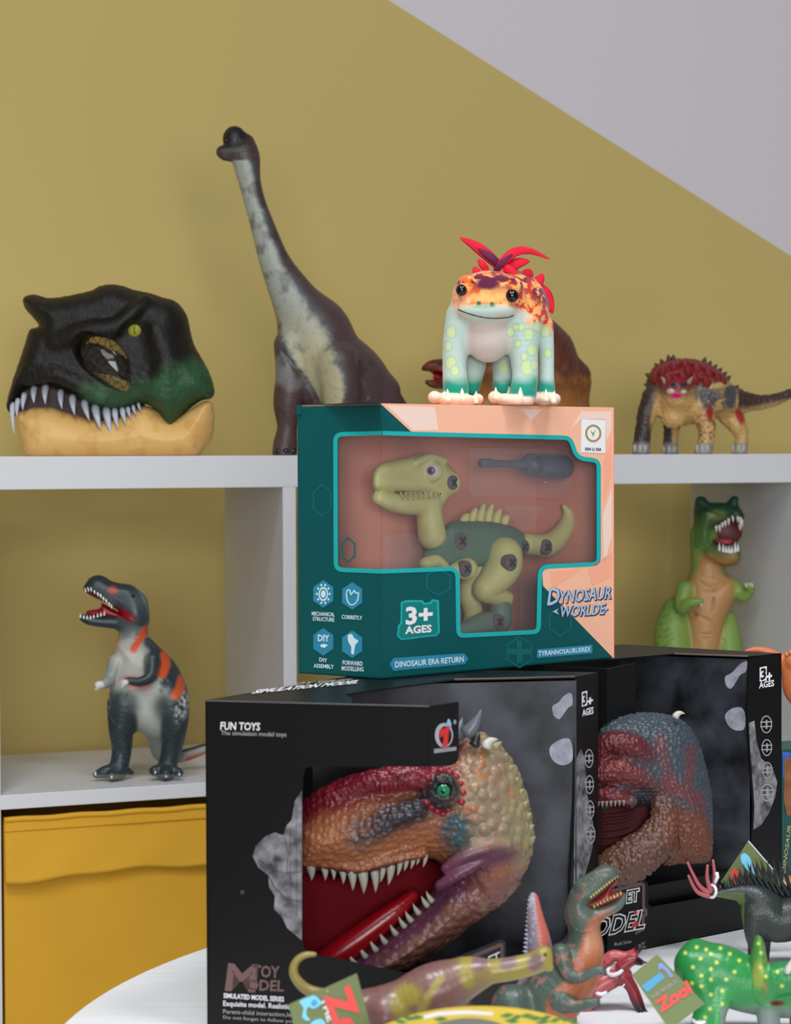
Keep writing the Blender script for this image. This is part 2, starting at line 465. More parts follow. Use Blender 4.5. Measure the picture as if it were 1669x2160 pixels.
        if wobble:
            X, Y, Z = np.meshgrid(*ax, indexing='ij'); nb = np.abs(D) < 6 * h
            PP = np.stack([X[nb], Y[nb], Z[nb]], 1) / (wobble[0] * s.m); D[nb] += (fbm(PP, 3) - 0.5) * wobble[1] * s.m
        if floor is not None: D = np.maximum(D, (floor - ax[2])[None, None, :])
        V, Q = surface_nets(D, lo, h)
        o = mesh_obj(name, V, Q, material, parent, smooth=smooth, loc=loc); me = o.data
        q = Paint(); q.V = V; q.px, q.py = project(V); q.dz = (s.Y0 - V[:, 1]) / s.m; N = len(V)
        nn = np.zeros(N * 3, np.float32); me.vertex_normals.foreach_get('vector', nn); q.n = nn.reshape(-1, 3)
        ds = np.stack([s.dist(p, V[:, 0], V[:, 1], V[:, 2]) for p in s.pr]) if len(s.pr) else None
        ds = np.abs(ds) * np.where(np.array([p['op'] == 'add' for p in s.pr]), 1, 1.0)[:, None]
        w = np.exp(-(ds - ds.min(0)) / (s.soft * s.m)); w /= w.sum(0)
        q.c = w.T @ np.array([p['col'] for p in s.pr]); q.w = w
        q.blob = lambda cx, cy, rx, ry=None, rot=0, soft=0.35: _pb(q, cx, cy, rx, ry or rx, rot, soft)
        q.mix = lambda mk, c: _pm(q, mk, c)
        q.noise = lambda sc, seed=0, oc=3: fbm(V / (sc * s.m) + 31.7 * seed + 5.0, oc)
        q.line = lambda pts, w, soft=None: _pl(q, pts, w, soft)
        if pebble:                                  # raised scales: pebble(px, py) -> list of (mask, cell px, height px)
            off = np.zeros(N)
            for mk, cell, amp in pebble(q):
                off += mk * amp * s.m * (np.clip(1 - (cells(V / (cell * s.m)) / 0.62) ** 2, 0, 1) - 0.5)
            me.vertices.foreach_set('co', (np.array([v.co for v in me.vertices]) + q.n * off[:, None]).ravel()); me.update()
        if paint: paint(q)
        at = me.attributes.new('Col', 'FLOAT_COLOR', 'POINT')
        at.data.foreach_set('color', np.concatenate([np.clip(q.c, 0, 1), np.ones((N, 1))], 1).astype(np.float32).ravel())
        return o
def _pb(q, cx, cy, rx, ry, rot, soft):
    a = math.radians(rot); x, y = q.px - cx, q.py - cy
    x, y = math.cos(a) * x + math.sin(a) * y, -math.sin(a) * x + math.cos(a) * y
    return 1 - sstep(1 - soft, 1 + soft, np.sqrt((x / rx) ** 2 + (y / ry) ** 2))
def _pm(q, mk, c):
    mk = np.clip(mk, 0, 1)[:, None]; q.c = q.c * (1 - mk) + np.array(lin(c)) * mk
def _pl(q, pts, w, soft):
    d = np.full(len(q.px), 1e9)
    for a, b in zip(pts[:-1], pts[1:]):
        ex, ey = b[0] - a[0], b[1] - a[1]; x, y = q.px - a[0], q.py - a[1]
        t = np.clip((x * ex + y * ey) / max(ex * ex + ey * ey, 1e-9), 0, 1); d = np.minimum(d, np.hypot(x - ex * t, y - ey * t))
    soft = soft or w * 0.5
    return 1 - sstep(w - soft, w + soft, d)

def groove(sc, pts, r, col, k=1.5):
    """a moulded groove cut into the skin along these pixels"""
    q = smooth_loop(np.array(pts, float), 5, closed=False) if len(pts) > 2 else np.array(pts, float); n = len(sc.pr)
    W = [(x, y, sc.surf(x, y), r) for x, y in q]
    sc.limb(W, col, k=k, sub=1, cut=True)
def tooth(parent, sc, base, tip, r, m, name='tooth', bend=0.0, seg=7, flat=1.0):
    """one tapering tooth, claw or spike between two sculpt points; bend bows it sideways in the picture plane, in px"""
    a, b = sc.P(*base), sc.P(*tip); n = 6; e = b - a
    side = unit(np.cross(e, FWD)) * bend * sc.m
    P = [a + e * (i / n) + side * 4 * (i / n) * (1 - i / n) for i in range(n + 1)]
    R = [r * sc.m * (1 - (i / n) ** 1.8) for i in range(n + 1)]; R[-1] = 0.02 * r * sc.m
    return mesh_obj(name, *tube_mesh(P, R, seg, flat=flat), m, parent, smooth=True)
def _tooth_geo(sc, base, tip, r, bend=0.0, seg=6, flat=1.0, n=5):
    a, b = sc.P(*base), sc.P(*tip); e = b - a; side = unit(np.cross(e, FWD)) * bend * sc.m
    P = [a + e * (i / n) + side * 4 * (i / n) * (1 - i / n) for i in range(n + 1)]
    R = [r * sc.m * (1 - (i / n) ** 1.8) for i in range(n + 1)]; R[-1] = 0.02 * r * sc.m
    return tube_mesh(P, R, seg, flat=flat)
def teeth(parent, sc, rows, m, name='teeth', kind='stuff'):
    o = mesh_obj(name, *tube_join([_tooth_geo(sc, *t) for t in rows]), m, parent, smooth=True)
    if kind: o['kind'] = kind
    return o
def strip(parent, sc, pts, r, m, name, lift=0.0, flat=1.0, sub=5, taper=False):
    """a cord or line lying on the sculpted skin through these pixels"""
    q = smooth_loop(np.array(pts, float), sub, closed=False); last = 0.0; W = []
    for x, y in q:
        last = sc.surf(x, y, default=last); W.append(sc.P(x, y, last + lift))
    n = len(W); R = [r * sc.m * ((math.sin(math.pi * (i + 0.4) / n) ** 0.5) if taper else 1) for i in range(n)]
    return mesh_obj(name, *tube_mesh(W, R, 6, flat=flat), m, parent, smooth=True)
def leaf(parent, sc, pts, w, m, name='frill', thick=0.22):
    """pointed felt blade through (x, y, dz) points, w px half-wide at its middle, lying broad side to the front"""
    q = smooth_loop(np.array(pts, float), 6, closed=False); n = len(q); P = np.array([sc.P(*p) for p in q]); T = np.gradient(P, axis=0); V = []; Fc = []
    for i in range(n):
        t = unit(T[i]); a = unit(np.cross(t, FWD)); b = np.cross(t, a)
        r = w * sc.m * max(0.03, math.sin(math.pi * min(0.995, 0.2 + 0.8 * i / (n - 1))) ** 0.8)
        for k in range(8):
            g = 2 * math.pi * k / 8; V.append(P[i] + r * (a * math.cos(g) + b * math.sin(g) * thick))
    for i in range(n - 1):
        for k in range(8): Fc.append((i * 8 + k, i * 8 + (k + 1) % 8, (i + 1) * 8 + (k + 1) % 8, (i + 1) * 8 + k))
    Fc += [tuple(range(8)), tuple((n - 1) * 8 + k for k in range(8))]
    return recalc(mesh_obj(name, V, Fc, m, parent, smooth=True))
def eye(parent, sc, px, py, dz, r, white, iris=None, ri=0.6, pupil='#050505', rp=0.3, look=None, name='eye', slit=False):
    c = sc.P(px, py, dz); R = r * sc.m
    look = unit(CAM - c) if look is None else unit(look)
    e = mesh_obj(name, *ball_mesh(c, R, 20, 12), white, parent, smooth=True)
    if iris is not None: mesh_obj('iris', *cap_mesh(c, look, R, math.asin(ri), lift=1.015), iris, e, smooth=True)
    if pupil and iris is not None:
        V, Fc = cap_mesh(c, look, R, math.asin(rp), lift=1.03)
        if slit:
            V = np.array(V); c0 = c + look * R; d, a, b = frame_of(look); V = V - np.outer((V - c0) @ a, a) * 0.65
        mesh_obj('pupil', V, Fc, mat('pupil_black', '#060606', 0.12), e, smooth=True)
    return e

# ================================================================== the setting
SH_Z = 1.12                                            # top of the shelving unit
YAW = math.atan(F / 11066.0)
U = np.array([math.cos(YAW), math.sin(YAW), 0]); NF = np.array([math.sin(YAW), -math.cos(YAW), 0])   # along the front, out of the front
W = np.array([-0.0951, 0.323, 0.0])                    # front edge to back edge
S0 = np.array([0, 2.668, 0.0])
def S(s, d=0.0, z=0.0): return S0 + U * s + W * d + np.array([0, 0, z])
ROW2 = 0.7332; ROW3 = 0.367
Zv = np.array([0, 0, 1.0])
white_lam = mat('white_laminate', '#dcdcdf', 0.38, 0.4, bump=('noise', 60, 0.02))

# wall, painted ochre with a slanting boundary to pale grey
wall_o = S(0, 1.0) - NF * 0.085; WN = NF
wface = Face(wall_o, WN)
def wall_material():
    m = bpy.data.materials.new('two_tone_wall_paint'); m.use_nodes = True; nt = m.node_tree; b = nt.nodes['Principled BSDF']
    b.inputs['Roughness'].default_value = 0.75; b.inputs['Specular IOR Level'].default_value = 0.25
    p0, p1 = wface.at(820, 0), wface.at(1669, 540)
    e = unit(p1 - p0); nrm = np.cross(e, WN); nrm = nrm if nrm[2] > 0 else -nrm
    tc = nt.nodes.new('ShaderNodeTexCoord'); dt = nt.nodes.new('ShaderNodeVectorMath'); dt.operation = 'DOT_PRODUCT'
    dt.inputs[1].default_value = tuple(nrm); nt.links.new(tc.outputs['Object'], dt.inputs[0])
    mr = nt.nodes.new('ShaderNodeMapRange'); k = float(np.dot(p0, nrm)); mr.inputs[1].default_value = k - 0.0006; mr.inputs[2].default_value = k + 0.0006
    nt.links.new(dt.outputs['Value'], mr.inputs[0])
    mx = nt.nodes.new('ShaderNodeMix'); mx.data_type = 'RGBA'; mx.inputs[6].default_value = (*lin('#dcc47a'), 1); mx.inputs[7].default_value = (*lin('#efe7ea'), 1)
    nt.links.new(mr.outputs[0], mx.inputs[0]); nt.links.new(mx.outputs[2], b.inputs['Base Color'])
    n = nt.nodes.new('ShaderNodeTexNoise'); n.inputs['Scale'].default_value = 220; n.inputs['Detail'].default_value = 3
    bp = nt.nodes.new('ShaderNodeBump'); bp.inputs['Strength'].default_value = 0.06; bp.inputs['Distance'].default_value = 0.001
    nt.links.new(tc.outputs['Object'], n.inputs['Vector']); nt.links.new(n.outputs['Fac'], bp.inputs['Height']); nt.links.new(bp.outputs[0], b.inputs['Normal'])
    return m
tag(box_obj('wall_back', wall_o - U * 2.6, U * 5.2, -WN * 0.08, Zv * 2.9, wall_material()), kind='structure')
fl = tag(box_obj('floor', (-2.6, -1.2, -0.05), (5.6, 0, 0), (0, 5.4, 0), (0, 0, 0.05), mat('floor_vinyl', '#b8aea2', 0.5, 0.4, noise=(6, 0.06))), kind='structure')

# the white cube shelving unit
s_div = [-0.1461 + 0.36 * i for i in range(-2, 4)]; T_IN = 0.0168
sL, sR = s_div[0] - 0.022, s_div[-1] + T_IN + 0.022
shelf = thing('cube_shelf', 'white cube shelving unit standing against the ochre wall', 'shelf', S((sL + sR) / 2, 0.5, 0.0))
def board(name, s0, s1, z0, z1, d0=0.0, d1=1.0):
    return box_obj(name, S(s0, d0, z0), U * (s1 - s0), W * (d1 - d0), Zv * (z1 - z0), white_lam, shelf, bev=0.0008)
board('top_board', sL, sR, SH_Z - 0.038, SH_Z)
board('bottom_board', sL, sR, 0.0, 0.038)
board('side_board', sL, s_div[0], 0.038, SH_Z - 0.038); board('side_board', s_div[-1] + T_IN, sR, 0.038, SH_Z - 0.038)
for z in (ROW2, ROW3): board('shelf_board', s_div[0], s_div[-1] + T_IN, z - T_IN, z, 0.001, 0.999)
rows = ((ROW2, SH_Z - 0.038), (ROW3, ROW2 - T_IN), (0.038, ROW3 - T_IN))
for s in s_div[1:-1]:
    for z0, z1 in rows: board('divider_board', s, s + T_IN, z0, z1, 0.0005, 0.9995)

# yellow fabric bin in the cube under the grey figure
fab = mat('yellow_bin_fabric', '#dfa834', 0.8, 0.2, bump=('noise', 900, 0.12), noise=(14, 0.03))
bs0, bs1 = s_div[1] + T_IN + 0.004, s_div[2] - 0.004; bz0, bz1 = ROW3, 0.7035
binr = thing('storage_bin', 'yellow fabric storage bin with a loose overhanging rim flap in the shelf', 'storage bin', S((bs0 + bs1) / 2, 0.5, bz0))
def bin_wall(name, s0, s1, d0, d1): return box_obj(name, S(s0, d0, bz0), U * (s1 - s0), W * (d1 - d0), Zv * (bz1 - bz0 - 0.002), fab, binr, bev=0.0015)
bin_wall('front_wall', bs0, bs1, 0.035, 0.05); bin_wall('back_wall', bs0, bs1, 0.93, 0.945)
bin_wall('side_wall', bs0, bs0 + 0.004, 0.05, 0.93); bin_wall('side_wall', bs1 - 0.004, bs1, 0.05, 0.93)
box_obj('bin_floor', S(bs0, 0.05, bz0), U * (bs1 - bs0), W * 0.88, Zv * 0.004, fab, binr)
# loose flap with slow folds, hanging over the front wall
nx, nz = 60, 16; V = []; Fc = []
for j in range(nz + 1):
    t = j / nz
    for i in range(nx + 1):
        a = i / nx; s = bs0 + (bs1 - bs0) * a
        hgt = 0.071 - 0.004 * a + 0.0022 * math.sin(a * 9 + 1.0) + 0.0012 * math.sin(a * 23)
        outw = 0.0045 + 0.0045 * t ** 2 + t * 0.0022 * math.sin(a * 7.5 + 0.6) + 0.0009 * math.sin(a * 21 + t * 5) * t
        V.append(S(s, 0.035, bz1 - hgt * t) + NF * outw)
for j in range(nz):
    for i in range(nx): q = j * (nx + 1) + i; Fc.append((q, q + nx + 1, q + nx + 2, q + 1))
fo = mesh_obj('flap', V, Fc, fab, binr, smooth=True); sm = fo.modifiers.new('thick', 'SOLIDIFY'); sm.thickness = 0.002; sm.offset = -1
mesh_obj('rim_piping', *tube_mesh([S(bs0 + (bs1 - bs0) * i / 30, 0.035, bz1 - 0.0005 + 0.0006 * math.sin(i)) + NF * 0.003 for i in range(31)], 0.0036, 10), fab, binr, smooth=True)
mesh_obj('seam', *tube_mesh([S(bs0 + (bs1 - bs0) * i / 40, 0.035, bz1 - 0.0128) + NF * 0.0058 for i in range(41)], 0.0008, 6), fab, binr, smooth=True)

# the round table
TZ = 0.6865
tpts = np.array([atZ(x, y, TZ)[:2] for x, y in ((133, 2160), (167, 2129), (233, 2085), (300, 2052), (361, 2024), (433, 1999))])
A_ = np.c_[2 * tpts, np.ones(len(tpts))]; sol = np.linalg.lstsq(A_, (tpts ** 2).sum(1), rcond=None)[0]
TC = sol[:2]; TR = math.sqrt(sol[2] + TC @ TC)
print('TABLE', TC, TR)
wood = mat('whitewashed_wood', '#e9e9ec', 0.45, 0.4, noise=(9, 0.05, (1.2, 26, 26)))
table = thing('round_table', 'round table with a whitewashed wood-grain top and white pedestal', 'table', (TC[0], TC[1], 0.0))
def disc(name, c, r, z0, z1, m, parent, seg=96, bev=0.0):
    V = [(c[0] + r * math.cos(2 * math.pi * i / seg), c[1] + r * math.sin(2 * math.pi * i / seg), z) for z in (z0, z1) for i in range(seg)]
    Fc = [tuple(reversed(range(seg))), tuple(range(seg, 2 * seg))] + [(i, (i + 1) % seg, seg + (i + 1) % seg, seg + i) for i in range(seg)]
    o = mesh_obj(name, V, Fc, m, parent)
    if bev: bevel(o, bev)
    return o
disc('table_top', TC, TR, TZ - 0.025, TZ, wood, table, 160, 0.002)
disc('pedestal', TC, 0.045, 0.03, TZ - 0.025, mat('white_metal', '#e6e6e6', 0.4), table, 40)
disc('foot_plate', TC, 0.30, 0.0, 0.03, mat('white_metal', '#e6e6e6', 0.4), table, 64, 0.004)

# ================================================================== boxed toys
BZ = CAM[2] - 0.1815                                    # tops of the black boxes
card_k = mat('black_card', '#0e0d0d', 0.42, 0.25, bump=('noise', 300, 0.02))
card_raw = mat('raw_card_edge', '#6f5a50', 0.8, 0.2)
ink_w = mat('white_ink', '#e4e3e4', 0.6, 0.2); ink_g = mat('grey_ink', '#9a9797', 0.6, 0.2); ink_k = mat('black_ink', '#0d0c0d', 0.5, 0.3)
ink_br = mat('brown_ink', '#6f5552', 0.55, 0.3); ink_r = mat('red_ink', '#d8342f', 0.5, 0.3); ink_b = mat('light_blue_ink', '#8fbfe6', 0.5, 0.3)
ink_sh = mat('dark_grey_ink', '#3b3a3c', 0.5, 0.3)
smoke = mat('smoke_print', '#2b2d33', 0.32, 0.45, noise=(30, 0.85))
fogp = mat('misty_forest_print', '#717074', 0.45, 0.35, noise=(110, 0.75))
moonp = mat('pale_moon_print', '#8b8b96', 0.35, 0.4, noise=(120, 0.3))
def quad_panel(name, a, b, z0, z1, n, m, parent, thick=0.0012):
    f = Face(a, n); return panel(name, f, [(*a[:2], z0), (*b[:2], z0), (*b[:2], z1), (*a[:2], z1)], [], m, parent, thick, px=False)
def ring(outer, w): return outer, inset_poly(outer, w)

def black_box(A, B, C, label, base_z):
    """display box: A front left, B front corner, C rear right (tops)"""
    D = A + C - B
    root = thing('display_box', label, 'toy box', (*((A + B + C + D) / 4)[:2], base_z))
    nf = unit(np.cross(B - A, Zv)); ns = unit(np.cross(C - B, Zv))
    nf = nf if nf @ (CAM - A) > 0 else -nf; ns = ns if ns @ (C - A) > 0 else -ns
    return root, D, Face(A, nf), Face(B, ns), Face(A, Zv)

# ---- black box holding the red and orange head
A1, B1, C1 = atZ(433, 1477, BZ), atZ(905, 1490, BZ), atZ(1262, 1418, BZ)
bx1, D1, f1, s1, t1 = black_box(A1, B1, C1, 'black display box with misty print holding the red and orange dinosaur head', TZ)
def low(P, z=TZ): return np.array([P[0], P[1], z])
front_win = [(905, 1617), (655, 1617), (643, 1622), (639, 1640), (638, 1700), (637, 1850), (639, 1990), (645, 2006), (660, 2012), (905, 2063)]
def fz(face, P, z): return project(low(P, z)[None])
def pxl(P): a, b = project(np.asarray(P)[None]); return (float(a[0]), float(b[0]))
panel('front_panel', f1, [pxl(A1), pxl(B1)] + front_win + [pxl(low(B1)), pxl(low(A1))], [], card_k, bx1)
panel('corner_flap', s1, [pxl(B1), (968, 1480), (968, 1596), (964, 1608), (952, 1615), (905, 1617)], [], card_k, bx1)
panel('side_panel', s1, [(905, 2063), (925, 2040), (981, 2012), (1058, 1981), (1067, 1987), (1067, 2031), (1186, 1984), (1198, 1972), (1204, 1950), (1204, 1850), (1210, 1700), (1212, 1560), (1214, 1428), pxl(C1), pxl(low(C1)), pxl(low(B1))], [], card_k, bx1)
quad_panel('back_panel', low(C1), low(D1), TZ, BZ, -f1.n, card_k, bx1)
quad_panel('side_panel', low(D1), low(A1), TZ, BZ, -s1.n, card_k, bx1)
panel('bottom_panel', Face(low(A1), -Zv), [low(A1), low(B1), low(C1), low(D1)], [], card_k, bx1, px=False)
top_cut = [(742, 1473), (728, 1464), (960, 1433), (1214, 1427.6)]
panel('top_panel', t1, [pxl(D1), pxl(A1), (742, 1485.0)] + [(742, 1473), (728, 1464), (790, 1455), (960, 1433), (1214, 1427.6), pxl(C1)], [], card_k, bx1)
# smoke-printed liner behind the head
L0, L1 = t1.at(958, 1433.5), t1.at(1216, 1428)
lf1 = Face(L0, unit(np.cross(L1 - L0, Zv)) * (1 if np.cross(L1 - L0, Zv) @ (CAM - L0) > 0 else -1))
LL = L0 - (L1 - L0) * 1.16
ln1 = panel('liner', lf1, [LL - Zv * 0.003, L1 - Zv * 0.003, low(L1, TZ + 0.002), low(LL, TZ + 0.002)], [], smoke, bx1, px=False)
mesh_obj('liner_edge', *tube_mesh([t1.at(958, 1433), t1.at(1100, 1430), t1.at(1213, 1427)], 0.0007, 6), card_raw, bx1)
decal('moon_print', lf1, smooth_loop([(1205, 1462), (1190, 1468), (1178, 1482), (1166, 1490), (1168, 1508), (1180, 1517), (1190, 1505), (1200, 1492), (1208, 1486)], 4), moonp, bx1)
decal('moon_print', lf1, smooth_loop([(1160, 1578), (1178, 1562), (1200, 1558), (1208, 1580), (1206, 1606), (1185, 1614), (1165, 1602)], 4), moonp, bx1)
# prints on the front
decal('forest_print', f1, [(637, 1668), (622, 1690), (615, 1730), (604, 1742), (598, 1762), (580, 1756), (560, 1764), (540, 1784), (533, 1806), (545, 1830), (566, 1846), (568, 1872), (580, 1890), (578, 1918), (596, 1936), (606, 1958), (637, 1984)], fogp, bx1)
for pts, wd in (([(545, 1812), (572, 1832), (600, 1842), (637, 1838)], 0.0009), ([(566, 1846), (580, 1872), (604, 1896), (637, 1902)], 0.0012), ([(600, 1762), (608, 1800), (604, 1842)], 0.0007), ([(612, 1745), (613, 1900)], 0.0005), ([(625, 1700), (626, 1930)], 0.0004)):
    mesh_obj('branch_print', *tube_mesh([f1.at(x, y, 0.0006) for x, y in pts], wd, 5, flat=0.2), ink_sh, bx1)
text(f1, 'FUN TOYS', (465, 1539), (548, 1541), (466, 1523), ink_w, bx1, 0.02)
text(f1, 'The simulation model toys', (466, 1553), (604, 1557), (466, 1541), ink_g, bx1, 0.012)
text(f1, 'M', (477, 2088), (536, 2091), (484, 2034), ink_br, bx1, 0.03)
text(f1, 'TOY', (534, 2060), (588, 2063), (535, 2036), ink_br, bx1, 0.03)
text(f1, 'ODEL', (522, 2088), (598, 2091), (523, 2066), ink_br, bx1, 0.03)
text(f1, 'SIMULATED MODEL SERIES', (472, 2105), (599, 2113), (472, 2095), ink_w, bx1, 0.03)
text(f1, 'Exquisite model. Realistic', (471, 2125), (612, 2132), (471, 2111), ink_w, bx1, 0.015)
text(f1, 'Parent-child interaction,let children', (471, 2139), (668, 2149), (471, 2129), ink_g, bx1, 0.01)
text(f1, 'Do not forget to follow your friends', (471, 2151), (668, 2163), (471, 2142), ink_g, bx1, 0.01)
decal('tear_mark', f1, [(507, 1878), (515, 1878), (515, 1887), (507, 1886)], ink_sh, bx1)
mesh_obj('crease', *tube_mesh([f1.at(x, 1478 + (x - 433) * 0.0255, 0.0) for x in range(435, 906, 47)], 0.0006, 6), mat('worn_fold', '#4a4a4c', 0.5), bx1)
# round emblem on the flap
decal('emblem_disc', s1, circle_px(937, 1551, 19, 26), mat('emblem_grey', '#b5b2bd', 0.5), bx1)
decal('emblem_disc', s1, circle_px(940, 1552, 13, 20), ink_k, bx1, off=0.0008)
decal('emblem_stroke', s1, [(938, 1536), (949, 1530), (944, 1574), (934, 1577)], ink_r, bx1, off=0.0012)
decal('emblem_stroke', s1, [(928, 1540), (938, 1536), (936, 1552), (929, 1556)], ink_r, bx1, off=0.0011)
decal('emblem_drop', s1, smooth_loop([(947, 1516), (952, 1526), (951, 1534), (944, 1533), (943, 1525)], 4), ink_b, bx1, off=0.0008)
decal('emblem_dot', s1, circle_px(960, 1523, 3, 5, 12), ink_g, bx1)
decal('emblem_bar', s1, [(916, 1580), (963, 1575), (963, 1583), (916, 1589)], ink_g, bx1)
# lettering strip on the top
for k, (bl, br, tl) in enumerate([((545, 1468), (768, 1441), (505, 1464))]):
    text(t1, 'SIMULATION MODEL', (530, 1463), (752, 1441), (545, 1455), ink_w, bx1, 0.03)
    text(t1, 'TOY SERIES', (600, 1447), (735, 1437), (612, 1441), ink_g, bx1, 0.02)
def age_and_icons(face, parent, b3, age, icons, mist):
    """age mark, four round symbols and the misty strip of a black box's narrow panel"""
    decal('misty_strip', face, mist, fogp, parent, off=0.0003)
    decal('age_block', face, b3, ink_w, parent, off=0.0006)
    x0 = (b3[0][0] + b3[3][0]) / 2; x1 = (b3[1][0] + b3[2][0]) / 2; w = x1 - x0; y0, y1 = b3[0][1], b3[3][1]
    text(face, '3', (x0 + w * 0.2, y1 - (y1 - y0) * 0.12), (x1 - w * 0.15, b3[2][1] - (y1 - y0) * 0.12), (x0 + w * 0.2, y0 + (y1 - y0) * 0.12), ink_k, parent, 0.03, off=0.0009)
    text(face, '+', *age[0], ink_w, parent, 0.05); text(face, 'AGES', *age[1], ink_w, parent, 0.03)
    for cx, cy, rx, ry in icons:
        o = circle_px(cx, cy, rx, ry, 24); decal('round_symbol', face, o, ink_g, parent, off=0.0006, holes=[circle_px(cx, cy, rx * 0.82, ry * 0.86, 24)])
        for q in (-0.25, 0.25):
            decal('symbol_bar', face, [(cx - rx * 1.05, cy + ry * (q - 0.06)), (cx + rx * 1.05, cy + ry * (q - 0.12)), (cx + rx * 1.05, cy + ry * (q + 0.03)), (cx - rx * 1.05, cy + ry * (q + 0.09))], ink_g, parent, off=0.0007)
        decal('symbol_bar', face, [(cx - rx * 0.12, cy - ry * 0.5), (cx + rx * 0.2, cy - ry * 0.5), (cx + rx * 0.2, cy + ry * 0.5), (cx - rx * 0.12, cy + ry * 0.5)], ink_g, parent, off=0.0008)
age_and_icons(s1, bx1, [(1228, 1460), (1239, 1457), (1239, 1488), (1228, 1491)], (((1240, 1486), (1250, 1483), (1240, 1474)), ((1229, 1511), (1252, 1505), (1229, 1497))),
              [(1243, 1600, 9, 20), (1244, 1655, 9, 20), (1245, 1708, 9, 20), (1246, 1760, 10, 21)],
              [(1216, 1600), (1226, 1580), (1234, 1600), (1240, 1680), (1252, 1740), (1250, 1790), (1236, 1840), (1222, 1875), (1210, 1900), (1212, 1750)])
# small sign on the lower edge of the side
decal('sign_border', s1, [(936, 2042), (985, 2018), (1056, 1989), (1062, 1992), (1062, 2020), (1056, 2024), (1056, 1997), (940, 2048)], ink_br, bx1)
text(s1, 'ET', (1030, 2040), (1054, 2029), (1030, 2018), ink_w, bx1, 0.02)

# ---- black box behind it, holding the blue-grey crested head
E2 = atZ(1649, 1378, BZ); q0, q1 = atZ(1377, 2004, TZ), atZ(1561, 1966, TZ); sd2 = unit((q1 - q0) * np.array([1, 1, 0]))
B2 = E2 - sd2 * 0.225; fd2 = unit(np.array([-0.80, 0.60, 0])); A2 = B2 + fd2 * 0.17
bx2, D2, f2, s2, t2 = black_box(A2, B2, E2, 'black display box holding the blue-grey crested dinosaur head, behind the other box', TZ)
print('BOX2 front corner px', pxl(B2), pxl(low(B2)), pxl(A2), 'B1', pxl(low(B1)), pxl(low(C1)), 'C1', C1, 'B2', B2)
bxp, bxl = pxl(B2), pxl(low(B2))
panel('side_panel', s2, [(bxl[0], 1905), (1283, 1872), (1357, 1854), (1367, 1863), (1368, 1908), (1374, 1913), (1560, 1880), (1580, 1870), (1588, 1850), (1585, 1780), (1588, 1703), (1579, 1573), (1576, 1496), (1580, 1389), pxl(E2), pxl(low(E2)), bxl], [], card_k, bx2)
panel('corner_flap', s2, [bxp, (bxp[0] + 60, bxp[1] - 12), (bxp[0] + 60, bxp[1] + 95), (bxp[0], bxp[1] + 110)], [], card_k, bx2)
quad_panel('front_panel', low(A2), low(B2), TZ, BZ, f2.n, card_k, bx2) if False else None
fw = lambda a, z: low(A2 + (B2 - A2) * a, z)
panel('front_panel', f2, [fw(0, BZ), fw(1, BZ), fw(1, BZ - 0.047), fw(0.44, BZ - 0.047), fw(0.44, TZ + 0.063), fw(1, TZ + 0.05), fw(1, TZ), fw(0, TZ)], [], card_k, bx2, px=False)
quad_panel('back_panel', low(E2), low(D2), TZ, BZ, -f2.n, card_k, bx2)
quad_panel('side_panel', low(D2), low(A2), TZ, BZ, -s2.n, card_k, bx2)
panel('bottom_panel', Face(low(A2), -Zv), [low(A2), low(B2), low(E2), low(D2)], [], card_k, bx2, px=False)
tp = lambda a, b: A2 + (B2 - A2) * a + (E2 - B2) * b
fr2 = float(np.linalg.norm((s2.at(1580, 1389) - B2)[:2]) / np.linalg.norm(E2 - B2))
panel('top_panel', t2, [tp(0, 0), tp(0.6, 0), tp(0.6, 0.05), tp(0.62, fr2 - 0.07), tp(1.0, fr2), tp(1, 1), tp(0, 1)], [], card_k, bx2, px=False)
M0, M1 = tp(0.58, fr2 - 0.06), tp(0.995, fr2 + 0.01); ml = unit(M1 - M0)
lf2 = Face(M0, unit(np.cross(ml, Zv)) * (1 if np.cross(ml, Zv) @ (CAM - M0) > 0 else -1))
ML = M0 - ml * 0.05
panel('liner', lf2, [low(ML, BZ - 0.003), low(M1, BZ - 0.003), low(M1, TZ + 0.002), low(ML, TZ + 0.002)], [], smoke, bx2, px=False)
panel('liner', Face(ML, unit(np.cross(fd2, Zv))), [low(ML, BZ - 0.003), low(tp(0.55, 0.1), BZ - 0.003), low(tp(0.55, 0.1), TZ + 0.002), low(ML, TZ + 0.002)], [], card_k, bx2, px=False)
mesh_obj('liner_edge', *tube_mesh([tp(0.62, fr2 - 0.07), tp(0.82, fr2 - 0.035), tp(0.997, fr2 - 0.002)], 0.0008, 6), card_raw, bx2)
decal('moon_print', lf2, smooth_loop([(1576, 1395), (1560, 1402), (1545, 1418), (1530, 1428), (1532, 1446), (1542, 1453), (1552, 1440), (1562, 1424), (1574, 1416)], 4), moonp, bx2)
decal('moon_print', lf2, smooth_loop([(1530, 1508), (1545, 1494), (1565, 1493), (1573, 1512), (1570, 1538), (1550, 1540), (1535, 1528)], 4), moonp, bx2)
age_and_icons(s2, bx2, [(1603, 1408), (1618, 1405), (1618, 1435), (1603, 1438)], (((1619, 1434), (1628, 1432), (1619, 1421)), ((1602, 1452), (1633, 1447), (1602, 1439))),
              [(1617, 1528, 12, 19), (1618, 1577, 11, 18), (1619, 1625, 11, 18), (1619, 1672, 14, 19)],
              [(1580, 1525), (1592, 1520), (1596, 1560), (1606, 1600), (1630, 1620), (1640, 1650), (1636, 1680), (1622, 1716), (1606, 1740), (1590, 1750), (1592, 1700), (1583, 1580)])
